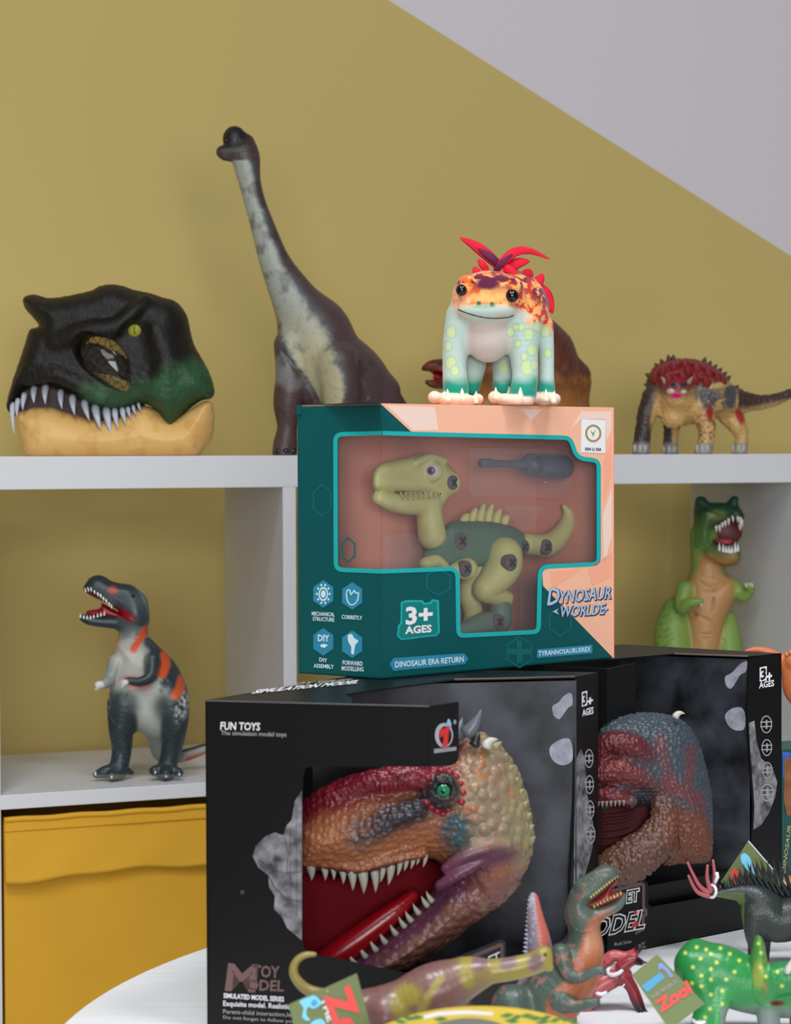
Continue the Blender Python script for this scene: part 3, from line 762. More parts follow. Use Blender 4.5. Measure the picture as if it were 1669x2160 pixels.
decal('sign_border', s2, [(1290, 1876), (1355, 1860), (1361, 1866), (1361, 1914), (1366, 1918), (1366, 1932), (1360, 1934), (1360, 1962), (1340, 1972), (1340, 1966), (1354, 1958), (1354, 1930), (1360, 1926), (1355, 1918), (1355, 1868), (1290, 1883)], ink_br, bx2)
for b, mm, o in ((0.09, ink_w, 0.0007), (0.0, ink_k, 0.0011)):
    text(s2, 'ET', (1323, 1904), (1347, 1899), (1324, 1880), mm, bx2, b, off=o)
    text(s2, 'MODEL', (1215, 1985), (1358, 1957), (1225, 1945), mm, bx2, b * 0.6, off=o)
text(s2, 'Model Series', (1296, 1996), (1332, 1989), (1296, 1988), ink_g, bx2, 0.01)
for a, b_ in ((1341, 1925), (1343, 1948), (1337, 1952)): decal('red_fleck', s2, circle_px(a, b_, 4, 5, 8), ink_r, bx2, off=0.0014)

def insert_tray(C4, h, parent):
    c = sum(C4) / 4; V = [low(c + (p - c) * 0.86, z) for z in (TZ + 0.0015, TZ + h) for p in C4]
    recalc(mesh_obj('insert_tray', V, [(0, 1, 2, 3), (4, 5, 6, 7)] + [(i, (i + 1) % 4, 4 + (i + 1) % 4, 4 + i) for i in range(4)], card_k, parent))
insert_tray([A1, B1, C1, D1], 0.0175, bx1); insert_tray([A2, B2, E2, D2], 0.052, bx2)

# ---- teal and peach window box
TL, TF, TRr = atZ(630, 1420, BZ + 0.0006), atZ(805, 1432, BZ + 0.0006), atZ(1294, 1388, BZ + 0.0006); TBk = TL + TRr - TF
HZ = 0.2255; tb = thing('window_box', 'teal and peach cardboard toy box with clear window over a build-it dinosaur', 'toy box', (*((TL + TRr) / 2)[:2], BZ + 0.0006))
def outn(a, b, inside):
    n = unit(np.cross(b - a, Zv)); return n if n @ (inside - a) < 0 else -n
cen = (TL + TRr) / 2; ff, fs = Face(TF, outn(TF, TRr, cen)), Face(TF, outn(TL, TF, cen))
teal = mat('dark_teal_print', '#025052', 0.36, 0.45, bump=('noise', 200, 0.02)); turq = mat('turquoise_border', '#1fa9a8', 0.35, 0.45)
peach = mat('peach_print', '#f2b697', 0.38, 0.4); peach_l = mat('pale_peach_print', '#efd0c2', 0.38, 0.4); peach_d = mat('deep_peach_print', '#f3a98b', 0.38, 0.4)
teal_l = mat('mid_teal_print', '#0c6264', 0.36, 0.45); hexb = mat('blue_badge_print', '#2f87a6', 0.36, 0.4); pale = mat('pale_blue_ink', '#cfe6ea', 0.5, 0.2)
inner = mat('clay_pink_card', '#e49884', 0.6, 0.3); ink_lb = mat('logo_blue_grey_ink', '#a9b9cf', 0.45, 0.3); ink_nv = mat('navy_ink', '#2b3a55', 0.5, 0.3)
tz = lambda P: P + Zv * HZ
wf = round_poly([(805, 909), (1206, 919), (1221, 962), (1268, 968), (1268, 1194), (1144, 1200), (1141, 1337), (963, 1346), (961, 1204), (805, 1210)], [0, 16, 14, 18, 18, 15, 17, 17, 14, 0])
ws = round_poly([(805, 1210), (704, 1206), (703, 912), (805, 909)], [0, 20, 20, 0])
def path_in(path, d):
    P = [np.asarray(p, float) for p in path]; out = []
    for i in range(len(P)):
        a = P[max(i - 1, 0)]; b = P[min(i + 1, len(P) - 1)]; t = unit(b - a); out.append(P[i] + np.array([-t[1], t[0]]) * d)
    out[0][0] = P[0][0]; out[-1][0] = P[-1][0]; return out
wfi, wsi = path_in(wf, 9), path_in(ws, 9)
panel('front_panel', ff, [pxl(tz(TF)), pxl(tz(TRr)), pxl(TRr), pxl(TF)] + list(reversed(wfi)), [], teal, tb)
panel('side_panel', fs, [pxl(TF), pxl(TL), pxl(tz(TL)), pxl(tz(TF))] + list(reversed(wsi)), [], teal, tb)
decal('window_border', ff, list(wf) + list(reversed(wfi)), turq, tb, off=0.0005); decal('window_border', fs, list(ws) + list(reversed(wsi)), turq, tb, off=0.0005)
quad_panel('back_panel', TRr, TBk, TRr[2], TRr[2] + HZ, -ff.n, inner, tb); quad_panel('side_panel', TBk, TL, TL[2], TL[2] + HZ, ff.n * -1, teal, tb)
quad_panel('side_panel', TRr, TBk, TRr[2], TRr[2] + HZ, -fs.n, inner, tb)
panel('bottom_panel', Face(TF, -Zv), [TF, TRr, TBk, TL], [], teal, tb, px=False)
# lid: teal at the left end, peach beyond
tf = Face(tz(TF), Zv); cut = lambda a: TL + (TBk - TL) * a
panel('top_panel', tf, [tz(TF), tz(TRr), tz(TBk), tz(TL)], [], peach, tb, px=False)
box_obj('lid_edge', tz(TL) - Zv * 0.008 + fs.n * 0.0002, (TF - TL) * 0.06, fs.n * 0.0012, Zv * 0.008, teal, tb)
dl = decal('top_print', tf, [pxl(tz(TL)), pxl(tz(TF)), (805.5, 849), (790, 848.0)], teal, tb, off=0.0004)
# clay-pink inner card set just inside the back
ib = -ff.n * 0.004
sh = (TL - TF) * 0.93
quad_panel('inner_card', TF + sh, TRr + sh, TF[2] + 0.001, TF[2] + HZ - 0.002, ff.n, inner, tb)
decal('peach_print', ff, [pxl(tz(TF)), pxl(tz(TRr)), pxl(TRr), (1146, 1236)] + [p for p in reversed(wf) if p[0] > 1143.5 and p[1] < 1212] + [(868, 911)], peach, tb, off=0.0003)
for mm, pl in ((peach_l, [(815, 855), (918, 859), (925, 908), (872, 908)]), (peach_l, [(1100, 862), (1144, 864), (1121, 886)]), (peach_l, [(1228, 868), (1290, 868), (1290, 905), (1280, 930), (1279, 884), (1226, 884), (1205, 905)]),
               (peach_d, [(1272, 975), (1290, 930), (1291, 1000), (1274, 1060)]), (peach_l, [(1272, 1090), (1291, 1030), (1291, 1130), (1275, 1190)]), (peach_d, [(1160, 1206), (1230, 1198), (1195, 1222), (1165, 1240)]), (peach_d, [(1240, 1200), (1291, 1165), (1291, 1215), (1250, 1235)])):
    decal('peach_motif', ff, pl, mm, tb, off=0.0005)
decal('sticker', ff, [(1227, 884), (1278, 886), (1277, 956), (1226, 954)], mat('sticker_white', '#e9eaec', 0.4), tb, off=0.0007)
gold = mat('gold_ink', '#a98a45', 0.4)
decal('sticker_ring', ff, circle_px(1252, 914, 17, 18.5), gold, tb, off=0.001, holes=[circle_px(1252, 914, 13, 14.5)])
decal('sticker_leaf', ff, [(1252, 922), (1246, 908), (1252, 913), (1257, 906)], mat('leaf_green_ink', '#9aa85e', 0.5), tb, off=0.001)
text(ff, 'XIN LI XIA', (1234, 950), (1269, 951), (1234, 944), ink_k, tb, 0.03, off=0.001)
# badges on the narrow side
def hexa(cx, cy, w, h): return [(cx, cy - h), (cx + w, cy - h * 0.5), (cx + w, cy + h * 0.5), (cx, cy + h), (cx - w, cy + h * 0.5), (cx - w, cy - h * 0.5)]
for cx, cy in ((682, 1253), (743, 1257), (682, 1354), (743, 1359)): decal('badge', fs, hexa(cx, cy, 21, 29), hexb, tb)
decal('gear_icon', fs, circle_px(682, 1253, 10, 15, 16), pale, tb, off=0.0008, holes=[circle_px(682, 1253, 7.5, 11, 16)]); decal('gear_icon', fs, circle_px(682, 1253, 5, 8, 12), pale, tb, off=0.0008)
for k in range(10):
    a = 2 * math.pi * k / 10; c = (682 + 13.5 * math.cos(a), 1253 + 19.5 * math.sin(a)); decal('gear_tooth', fs, circle_px(*c, 2, 3, 6), pale, tb, off=0.0008)
hd = smooth_loop([(731, 1246), (738, 1243), (741, 1252), (747, 1244), (751, 1250), (757, 1250), (756, 1264), (750, 1274), (740, 1277), (733, 1270), (730, 1258)], 3)
decal('hand_icon', fs, hd, pale, tb, off=0.0008, holes=[inset_poly(hd, 2.2)])
text(fs, 'DIY', (671, 1352), (694, 1353), (671, 1339), pale, tb, 0.03, off=0.0008); decal('driver_icon', fs, [(676, 1360), (684, 1358), (692, 1361), (684, 1367), (676, 1364)], pale, tb, off=0.0008)
decal('dinosaur_icon', fs, smooth_loop([(734, 1340), (742, 1338), (747, 1346), (756, 1352), (750, 1360), (748, 1368), (746, 1380), (741, 1378), (741, 1364), (735, 1354)], 3), pale, tb, off=0.0008)
for s_, x0, x1, yb, h in (('MECHANICAL', 658, 706, 1299, 8), ('STRUCTURE', 660, 705, 1310, 8), ('CORRETLY', 721, 764, 1306, 8), ('DIY', 674, 690, 1396, 8), ('ASSEMBLY', 662, 704, 1409, 8), ('FORWARD', 723, 765, 1403, 9), ('MODELLING', 721, 767, 1415, 9)):
    text(fs, s_, (x0, yb - 1), (x1, yb + 1.5), (x0, yb - h - 1), pale, tb, 0.02)
# faint emblems in the dark print
for fc, cx, cy, rx, ry in ((fs, 680, 1056, 20, 36), (ff, 925, 1228, 26, 30), (ff, 1182, 1312, 24, 32), (ff, 1096, 1376, 27, 34), (fs, 735, 1160, 15, 28)):
    h = hexa(cx, cy, rx, ry); decal('faint_emblem', fc, h, teal_l, tb, off=0.0003, holes=[inset_poly(h, 3.5)])
for a in ((6, 24), (24, 6)): decal('faint_cross', ff, [(1096 - a[0], 1375 - a[1]), (1096 + a[0], 1375 - a[1]), (1096 + a[0], 1375 + a[1]), (1096 - a[0], 1375 + a[1])], teal_l, tb, off=0.0003 if a[0] > 10 else 0.0004)
# age badge, ribbons, logo
bd = [(846, 1270), (858, 1266), (892, 1266), (896, 1272), (908, 1270), (911, 1264), (926, 1266), (928, 1334), (921, 1342), (905, 1343), (868, 1348), (846, 1350), (838, 1342), (840, 1320), (845, 1314)]
decal('age_badge', ff, bd, turq, tb); decal('age_badge_field', ff, inset_poly(bd, 4), mat('badge_teal', '#0b7a78', 0.36), tb, off=0.0008)
text(ff, '3+', (858, 1317), (911, 1313), (858, 1282), ink_w, tb, 0.035, off=0.0012); text(ff, 'AGES', (856, 1337), (910, 1333), (856, 1322), ink_w, tb, 0.035, off=0.0012)
decal('ribbon', ff, [(822, 1401), (831, 1388), (980, 1378), (988, 1389), (981, 1401), (830, 1415)], hexb, tb)
text(ff, 'DINOSAUR ERA RETURN', (834, 1408), (978, 1396), (834, 1396), pale, tb, 0.02, off=0.0008)
decal('ribbon', ff, [(1134, 1370), (1250, 1360), (1250, 1378), (1133, 1388)], hexb, tb)
text(ff, 'TYRANNOSAURUSREX', (1136, 1384), (1246, 1374), (1136, 1374), pale, tb, 0.02, off=0.0008)
for b, mm, o, dx in ((0.05, ink_nv, 0.0006, 1.5), (0.02, ink_lb, 0.001, 0)):
    text(ff, 'D', (1155 + dx, 1276 + dx), (1178 + dx, 1274 + dx), (1160 + dx, 1241 + dx), mm, tb, b, off=o)
    text(ff, 'YNOSAUR', (1178 + dx, 1273 + dx), (1288 + dx, 1262 + dx), (1182 + dx, 1247 + dx), mm, tb, b, off=o)
    text(ff, 'WORLDE', (1180 + dx, 1302 + dx), (1274 + dx, 1295 + dx), (1184 + dx, 1279 + dx), mm, tb, b, off=o)
    decal('logo_burst', ff, [(1166 + dx, 1290 + dx), (1178 + dx, 1284 + dx), (1175 + dx, 1290 + dx), (1180 + dx, 1297 + dx)], mm, tb, off=o); decal('logo_burst', ff, [(1284 + dx, 1284 + dx), (1274 + dx, 1279 + dx), (1277 + dx, 1286 + dx), (1273 + dx, 1293 + dx)], mm, tb, off=o)
# clear film behind both cut-outs
clr = film_mat('clear_window_film', 0.045, rough=0.12, refl=0.9)
fb = panel('window_film', ff, [pxl(TF)[:1] + (905,), (1276, 912), (1276, 1350), (806, 1352)], [], clr, tb, thick=0, off=-0.0018)
panel('window_film', fs, [(804, 905), (804, 1216), (696, 1212), (696, 905)], [], clr, tb, thick=0, off=-0.0018)

# ================================================================== toys on the shelves
gloss_k = mat('glossy_black', '#070707', 0.1, 0.6); ivory = mat('ivory_plastic', '#d9d8d3', 0.35, 0.5); tooth_w = mat('white_teeth', '#f0efe8', 0.3, 0.5)
tooth_g = mat('grey_white_teeth', '#c2c6d2', 0.35, 0.5); claw_k = mat('dark_claw', '#1d1a1a', 0.3, 0.5)

# ---- tyrannosaur mask
sc = Sculpt(2.66, 2.4)
mask = thing('dinosaur_mask', 'dark green and black tyrannosaur mask with tan lower jaw on the shelf top', 'mask', (*sc.P(235, 962)[:2], SH_Z))
shell = [(16, 858), (20, 835), (30, 800), (42, 765), (55, 725), (62, 702), (68, 694), (84, 688), (72, 672), (58, 655), (50, 638), (55, 626), (70, 622), (88, 626), (105, 630), (135, 626), (165, 620), (195, 613), (212, 604), (232, 600), (255, 602), (285, 612), (320, 619), (345, 628), (368, 634), (385, 650), (395, 668), (402, 700), (410, 728), (425, 755), (440, 782), (450, 812), (452, 830), (445, 841), (428, 844), (405, 858), (390, 872), (378, 890), (368, 903), (360, 902), (350, 893), (338, 875), (325, 862), (305, 852), (285, 858), (262, 866), (235, 868), (205, 862), (185, 852), (160, 836), (135, 825), (105, 815), (80, 812), (60, 820), (45, 838), (35, 858), (24, 872)]
BLK, GRN = '#171310', '#2f5738'
sc.blob(shell, 0, 82, 46, BLK, smooth=3)
sc.limb([(120, 720, 74, 16), (180, 700, 84, 20), (245, 690, 88, 18), (285, 655, 84, 13), (308, 634, 66, 9)], BLK, k=14)
sc.limb([(62, 640, -20, 12), (110, 655, 30, 16), (170, 668, 60, 14)], BLK, k=18)
sc.limb([(330, 700, 78, 14), (350, 760, 80, 18), (345, 830, 74, 14)], GRN, k=30)
sc.limb([(60, 800, 60, 14), (115, 790, 78, 16), (175, 815, 78, 14), (215, 840, 74, 10)], BLK, k=16)
sc.ell(284, 700, 92, 30, 24, 16, BLK, k=10, cut=True)
win = [(165, 735), (175, 714), (192, 705), (226, 712), (252, 725), (272, 748), (282, 772), (284, 805), (276, 829), (254, 826), (218, 806), (188, 782), (170, 756)]
sc.blob(win, 0, 400, 3, BLK, k=5, cut=True)
def p_mask(q):
    yb = np.interp(q.px, [120, 180, 230, 290, 350, 430], [900, 815, 812, 815, 775, 752])
    n = q.noise(30, 1); q.c[:] = np.array(lin(BLK))
    q.mix(sstep(-22, 24, q.py - yb + (n - 0.5) * 40), GRN)
    q.mix((q.noise(9, 5) > 0.62) * sstep(500, 320, q.px * 0 + 400) * 0.25, '#2b2a26')
sc.build('upper_shell', mat('mask_rubber', 'vcol', 0.5, 0.35, bump=('plates', 260, 0.3, 0.0007), noise=(60, 0.2)), mask, p_mask, pebble=lambda q: [(0.4 + 0.6 * sstep(740, 800, q.py), 13, 1.3)])
smask = sc
sj = Sculpt(2.66, 2.8)
sj.blob([(36, 866), (50, 866), (75, 859), (110, 859), (140, 868), (180, 880), (220, 886), (260, 876), (300, 857), (330, 864), (365, 884), (400, 864), (430, 847), (447, 849), (452, 870), (451, 905), (445, 930), (428, 950), (410, 968), (350, 976), (250, 976), (120, 976), (62, 970), (45, 930), (36, 895)], 0, 72, 62, '#e6b568')
def p_jaw(q):
    n = q.noise(60, 2); q.mix(n * 0.5, '#efc98a'); q.mix(sstep(0.55, 0.7, q.noise(25, 3)) * 0.35, '#c98f3f')
sj.build('lower_jaw', mat('tan_rubber', 'vcol', 0.5, 0.35, bump=('noise', 90, 0.35, 0.003)), mask, p_jaw, floor=SH_Z + 0.0003)
gm = Sculpt(2.66, 3.0); gm.blob([(24, 872), (36, 838), (58, 812), (100, 804), (150, 824), (200, 850), (250, 860), (300, 846), (296, 880), (200, 900), (80, 890)], -16, 26, 14, '#4a3b3d'); gm.build('mouth_lining', mat('mask_gum', 'vcol', 0.5, 0.3), mask)
for (bx, by), (tx, ty), r in (((26, 854), (30, 917), 6), ((38, 846), (36, 880), 6), ((52, 834), (48, 866), 6.5), ((72, 820), (72, 851), 7.5), ((96, 817), (96, 853), 8), ((128, 828), (131, 863), 7.5), ((153, 839), (158, 876), 8), ((178, 850), (189, 887), 8), ((201, 860), (213, 907), 9), ((224, 866), (236, 918), 9), ((242, 867), (250, 906), 7), ((258, 865), (267, 897), 6.5), ((270, 863), (277, 883), 5), ((281, 859), (288, 876), 4.5), ((292, 854), (299, 868), 4)):
    tooth(mask, sc, (bx, by - 3, 36), (tx, ty, 66), r, tooth_g, bend=-1.5)
for bx, by in ((62, 836), (84, 830), (112, 836), (140, 850)): tooth(mask, sc, (bx, by - 12, -10), (bx, by + 18, 0), 6, tooth_g)
ey = eye(mask, sc, 285, 697, 66, 17, mat('mask_eye_yellow', '#9a9a2a', 0.15), mat('mask_iris', '#a6a033', 0.12), 0.9, rp=0.5, slit=True, look=(0.05, -1, 0.0))
mesh_obj('inner_lining', *poly_mesh([[sc.P(x, y, -30) for x, y in smooth_loop([(160, 745), (190, 722), (230, 737), (255, 748), (268, 756), (290, 745), (292, 805), (262, 802), (235, 792), (205, 787), (175, 770)], 3)]], np.array([0, -1.0, 0]), 0.004), mat('maroon_lining', '#2d2422', 0.4), mask)
lens = []
lp = smooth_loop(win, 4); cxl, cyl = lp.mean(0)
rings = [[sc.P(cxl + (x - cxl) * t, cyl + (y - cyl) * t, 52 + 20 * (1 - t * t)) for x, y in lp] for t in (1.02, 0.85, 0.6, 0.3, 0.02)]
nL = len(lp); LV = [p for r in rings for p in r]; LF = [(i * nL + k, i * nL + (k + 1) % nL, (i + 1) * nL + (k + 1) % nL, (i + 1) * nL + k) for i in range(4) for k in range(nL)]
ln = mesh_obj('eye_window', LV, LF, film_mat('smoked_lens', 0.0, tint='#d8cfc4', rough=0.08, refl=1.6), mask, smooth=True)
net = []
for a in np.linspace(-1.4, 1.4, 9):
    for sgn in (1, -1):
        pts = []
        for t in np.linspace(-1.3, 1.3, 60):
            x = cxl + 60 * (0.64 * t - sgn * 0.55 * a * 0.8 + 0.06 * math.sin(9 * t)); y = cyl + 62 * (0.64 * t * sgn + 0.55 * a + 0.06 * math.cos(9 * t))
            inside = poly_sdf(np.array([x]), np.array([y]), lp)[0] < -1
            if inside: pts.append(sc.P(x, y, 54))
            else:
                if len(pts) > 3: net.append(tube_mesh(pts, 0.00035, 4))
                pts = []
        if len(pts) > 3: net.append(tube_mesh(pts, 0.00035, 4))
mesh_obj('net', *tube_join(net), gloss_k, mask)

# ---- brachiosaur
sc = Sculpt(2.72, 3.0, soft=10)
brach = thing('brachiosaur_figure', 'tall long-necked brown brachiosaur figure with pale throat on the shelf top', 'toy dinosaur', (*sc.P(700, 958)[:2], SH_Z))
BR = '#54403f'
sc.limb([(518, 345, 24, 26), (535, 416, 22, 22), (557, 486, 18, 26), (582, 557, 14, 33), (619, 627, 10, 47), (642, 665, 6, 58), (664, 703, 0, 72)], BR, k=20)
sc.limb([(664, 703, 0, 70), (690, 768, 0, 86), (724, 824, -30, 104), (745, 872, -80, 98)], BR, k=25)
sc.ell(495, 294, 24, 25, 28, 22, '#2b2222', k=14); sc.limb([(514, 318, 26, 23), (492, 320, 32, 19), (470, 321, 36, 14)], '#4a3b3a', k=8)
sc.limb([(520, 300, 22, 17), (528, 330, 22, 20), (524, 360, 22, 22)], BR, k=10)
sc.limb([(500, 335, 34, 8), (474, 331, 40, 8)], '#4a3b3a', k=5)
sc.limb([(612, 728, 40, 34), (614, 790, 46, 32), (608, 850, 46, 31), (606, 900, 46, 21), (602, 936, 48, 25), (600, 962, 54, 26)], BR, k=14)
sc.limb([(712, 770, 70, 46), (720, 850, 74, 38), (716, 905, 70, 28), (714, 960, 74, 30)], BR, k=12)
sc.limb([(800, 830, -20, 46), (806, 890, -10, 34), (802, 960, -6, 32)], BR, k=12)
sc.limb([(740, 880, -110, 40), (730, 960, -110, 30)], BR, k=12)
sc.limb([(790, 850, -110, 60), (850, 890, -150, 32), (930, 930, -170, 16), (1010, 945, -175, 5)], BR, k=20)
for g_ in ([(596, 742), (622, 775), (650, 812), (668, 845)], [(745, 740), (758, 790), (775, 838)]): groove(sc, g_, 4.5, BR, k=5)
def p_br(q):
    n = q.noise(26, 1) - 0.5; f = q.noise(7, 2) - 0.5
    c = np.interp(q.py, [330, 345, 416, 486, 557, 627, 697, 740, 800, 840], [508, 508, 524, 544, 567, 600, 640, 656, 686, 700])
    w = np.interp(q.py, [330, 345, 416, 486, 557, 627, 697, 740, 800, 845, 870], [10, 21, 20, 22, 27, 37, 46, 44, 36, 24, 4])
    t = np.abs(q.px - c) / w; band = sstep(1.25, 0.7, t + f * 0.45 + n * 0.12) * (q.n[:, 1] < 0.35)
    q.mix(sstep(1.7, 0.9, t + n * 0.6) * (q.py < 830) * (q.py > 335) * (q.n[:, 1] < 0.3) * 0.75, '#5b6468')
    q.mix(band * (q.py > 338), '#a7aca2'); q.mix(band * sstep(600, 780, q.py) * 0.9, '#b5ab83'); q.mix(band * sstep(0.1, 0.2, q.noise(5, 8) - 0.5) * 0.4, '#7c8382')
    q.mix(q.blob(590, 780, 22, 30, 20) * 0.7, '#8d8f90'); q.mix(q.blob(615, 805, 24, 20, 0) * 0.6, '#7d7c7e')
    q.mix(sstep(0.05, 0.25, n) * 0.5, '#3d2c2c'); q.mix(q.blob(490, 285, 34, 34), '#231b1b')
sc.build('body', mat('brachiosaur_vinyl', 'vcol', 0.42, 0.45, bump=('scales', 420, 0.35, 0.0008)), brach, p_br, floor=SH_Z + 0.0003)
for x, y in ((511, 293), (478, 297)): eye(brach, sc, x, y, sc.surf(x, y, default=10) - 3, 5.5, gloss_k)
for x in (588, 603, 618): mesh_obj('toenail', *ball_mesh(sc.P(x, 952, sc.surf(x, 948, default=60) - 2), 8 * sc.m, 12, 8, (1, 0.8, 0.9)), claw_k, brach, smooth=True)
mesh_obj('nostril', *ball_mesh(sc.P(466, 312, sc.surf(466, 312, default=30)), 2.2 * sc.m, 8, 6), claw_k, brach, smooth=True)

# ---- brown beaked dinosaur behind the plush
sc = Sculpt(2.90, 3.0, soft=10)
rex = thing('beaked_dinosaur_figure', 'brown horned dinosaur figure with open red beak behind the plush toy', 'toy dinosaur', (*sc.P(1080, 958)[:2], SH_Z))
sc.blob([(970, 800), (985, 740), (1030, 690), (1090, 664), (1140, 664), (1166, 676), (1187, 694), (1205, 714), (1217, 744), (1224, 782), (1226, 815), (1227, 840), (1236, 870), (1200, 900), (1100, 905), (1010, 880)], 0, 95, 90, '#64372a')
sc.limb([(1010, 800, 20, 50), (960, 788, 40, 34), (936, 786, 46, 28)], '#5c3226', k=18)
sc.limb([(936, 777, 48, 18), (914, 772, 52, 13), (897, 776, 54, 7), (892, 780, 54, 3)], '#553024', k=6)
sc.limb([(938, 806, 46, 15), (915, 810, 50, 9), (901, 806, 52, 5)], '#5a3226', k=6)
sc.ell(922, 792, 56, 20, 9, 26, '#8a1418', k=4, cut=True)
for lx, dz in ((1020, 50), (1060, -60), (1150, 60), (1180, -60)): sc.limb([(lx, 870, dz * 0.7, 48), (lx, 920, dz, 34), (lx, 962, dz + 6, 34)], '#a0652f', k=18)
sc.limb([(1205, 800, -10, 44), (1222, 850, -30, 22), (1240, 892, -50, 14), (1258, 940, -60, 6)], '#64372a', k=16)
def p_rx(q):
    st = np.sin(q.px * 0.55 + q.noise(30, 3) * 12 + q.py * 0.12); n = q.noise(24, 2)
    q.mix(sstep(0.2, 0.9, st) * (q.py < 850) * 0.5, '#42221c'); q.mix(sstep(0.5, 0.65, n) * 0.5, '#7c4128')
    q.mix(sstep(770, 840, q.py + (n - 0.5) * 90) * sstep(1000, 1120, q.px + 100) * 0.85, '#a9702f'); q.mix(sstep(-0.9, -0.98, st) * 0.4, '#7f2b2a')
    q.mix(q.blob(924, 791, 16, 10), '#a3161c')
sc.build('body', mat('brown_vinyl', 'vcol', 0.45, 0.4, bump=('scales', 300, 0.4, 0.0012)), rex, p_rx, floor=SH_Z + 0.0003)
mesh_obj('tongue', *tube_mesh([sc.P(942, 796, 50), sc.P(926, 797, 54), sc.P(912, 796, 56)], [6 * sc.m, 5 * sc.m, 2 * sc.m], 8, flat=0.5), mat('red_mouth', '#a3161c', 0.35), rex, smooth=True)
eye(rex, sc, 930, 768, sc.surf(930, 768) - 2, 4, gloss_k)
for hx, hy in ((950, 768), (970, 752)): tooth(rex, sc, (hx, hy, 50), (hx - 12, hy - 22, 54), 7, mat('brown_horn', '#4a2a20', 0.4), name='horn')

# ---- armoured dinosaur with red back
sc = Sculpt(2.93, 2.2, soft=5)
ank = thing('armoured_dinosaur_figure', 'cream and brown armoured dinosaur figure with spiky red back on the shelf top', 'toy dinosaur', (*sc.P(1460, 955)[:2], SH_Z))
CR, DK, RD = '#cfa667', '#463a36', '#8d2a2b'
sc.blob([(1364, 812), (1368, 792), (1380, 774), (1400, 762), (1425, 757), (1455, 756), (1485, 763), (1512, 778), (1532, 796), (1546, 815), (1566, 832), (1574, 850), (1560, 872), (1535, 882), (1510, 881), (1480, 890), (1450, 898), (1428, 898), (1408, 884), (1388, 880), (1368, 862)], 0, 62, 55, CR)
sc.ell(1428, 835, 48, 36, 34, 36, CR, k=18); sc.ell(1426, 818, 66, 30, 22, 22, RD, k=12)
sc.ell(1420, 880, 40, 26, 24, 22, CR, k=14)
sc.limb([(1378, 838, 30, 24), (1366, 872, 34, 21), (1357, 908, 36, 17), (1354, 935, 38, 18), (1353, 958, 44, 19)], DK, k=9)
sc.limb([(1420, 880, -20, 22), (1416, 912, -30, 16), (1414, 958, -32, 17)], DK, k=9)
sc.limb([(1480, 862, 40, 26), (1490, 898, 44, 20), (1490, 926, 44, 17), (1484, 958, 50, 19)], CR, k=9)
sc.limb([(1538, 872, 0, 26), (1556, 898, 6, 20), (1565, 922, 8, 14), (1560, 958, 14, 17)], CR, k=9)
sc.limb([(1540, 845, 0, 30), (1575, 848, -6, 21), (1606, 849, -12, 16), (1640, 842, -18, 13), (1669, 829, -22, 10), (1710, 806, -26, 7), (1745, 790, -28, 4)], DK, k=14)
def p_an(q):
    n = q.noise(14, 1); n2 = q.noise(6, 2)
    q.mix(q.blob(1400, 860, 24, 40) * 0.0, CR)
    up = sstep(842, 806, q.py + (n - 0.5) * 40) * (q.px < 1575); q.mix(up, '#5b4a42')
    q.mix(sstep(812, 790, q.py - np.abs(q.px - 1455) * 0.06 + (n - 0.5) * 12) * (q.px < 1545), RD); q.mix(q.blob(1426, 806, 34, 16), '#9c1f2c')
    q.mix(q.blob(1500, 842, 36, 24, 25) * sstep(0.25, 0.5, n), '#57524f'); q.mix(q.blob(1541, 836, 14, 28), '#4d4b4d'); q.mix(q.blob(1520, 812, 26, 6, -10), '#c4a868')
    leg1 = (q.px < 1382) & (q.py > 800); q.mix(leg1 * sstep(1384, 1370, q.px + (n - 0.5) * 10) * (q.py < 930), '#43352f')
    q.mix((q.px < 1398) * (q.px > 1366) * q.blob(1388, 868, 12, 40, 15) * 0.9, CR)
    tl = (q.px > 1558); q.mix(tl * sstep(864, 848, q.py + (q.px - 1590) * 0.22 + (n2 - 0.5) * 8), '#4a352f'); q.mix(tl * sstep(852, 866, q.py + (q.px - 1590) * 0.22) , '#c3a064')
    q.mix(q.blob(1424, 920, 8, 40) * (q.px > 1418), CR)
    q.mix(sstep(0.5, 0.6, n2) * q.blob(1490, 900, 22, 40) * 0.8, '#6a4038'); q.mix(q.blob(1497, 872, 8, 14), '#a02c22'); q.mix(q.blob(1561, 878, 8, 18, -20), '#b03020')
    q.mix(sstep(928, 940, q.py) * 0.8, '#8f8f90'); q.mix(q.blob(1427, 834, 13, 6), '#d0146c')
    q.mix(q.blob(1420, 811, 10, 6, 20), '#3c3a44'); q.mix(q.blob(1442, 811, 10, 6, -20), '#3c3a44')
    q.mix(q.blob(1415, 825, 8, 5) + q.blob(1443, 826, 6, 4), '#d8c9ae')
sc.build('body', mat('armoured_vinyl', 'vcol', 0.4, 0.45, bump=('scales', 480, 0.35, 0.0009)), ank, p_an, floor=SH_Z + 0.0003, pebble=lambda q: [(np.ones(len(q.px)), 9, 1.6)])
spm = mat('dark_spike', '#4b3a33', 0.4); spr = mat('red_plate', '#8a2628', 0.4)
for x, y, a in ((1368, 792, 150), (1374, 800, 170), (1386, 772, 125), (1397, 764, 115), (1411, 756, 105), (1421, 756, 95), (1486, 761, 70), (1497, 768, 62), (1508, 775, 55), (1518, 782, 50), (1528, 790, 45), (1536, 798, 40), (1553, 818, 45), (1560, 826, 40), (1366, 812, 170)):
    c, s_ = math.cos(math.radians(a)), -math.sin(math.radians(a)); tooth(ank, sc, (x - 4 * c, y - 4 * s_, 4), (x + 9 * c, y + 9 * s_, 6), 6, spm, name='spike')
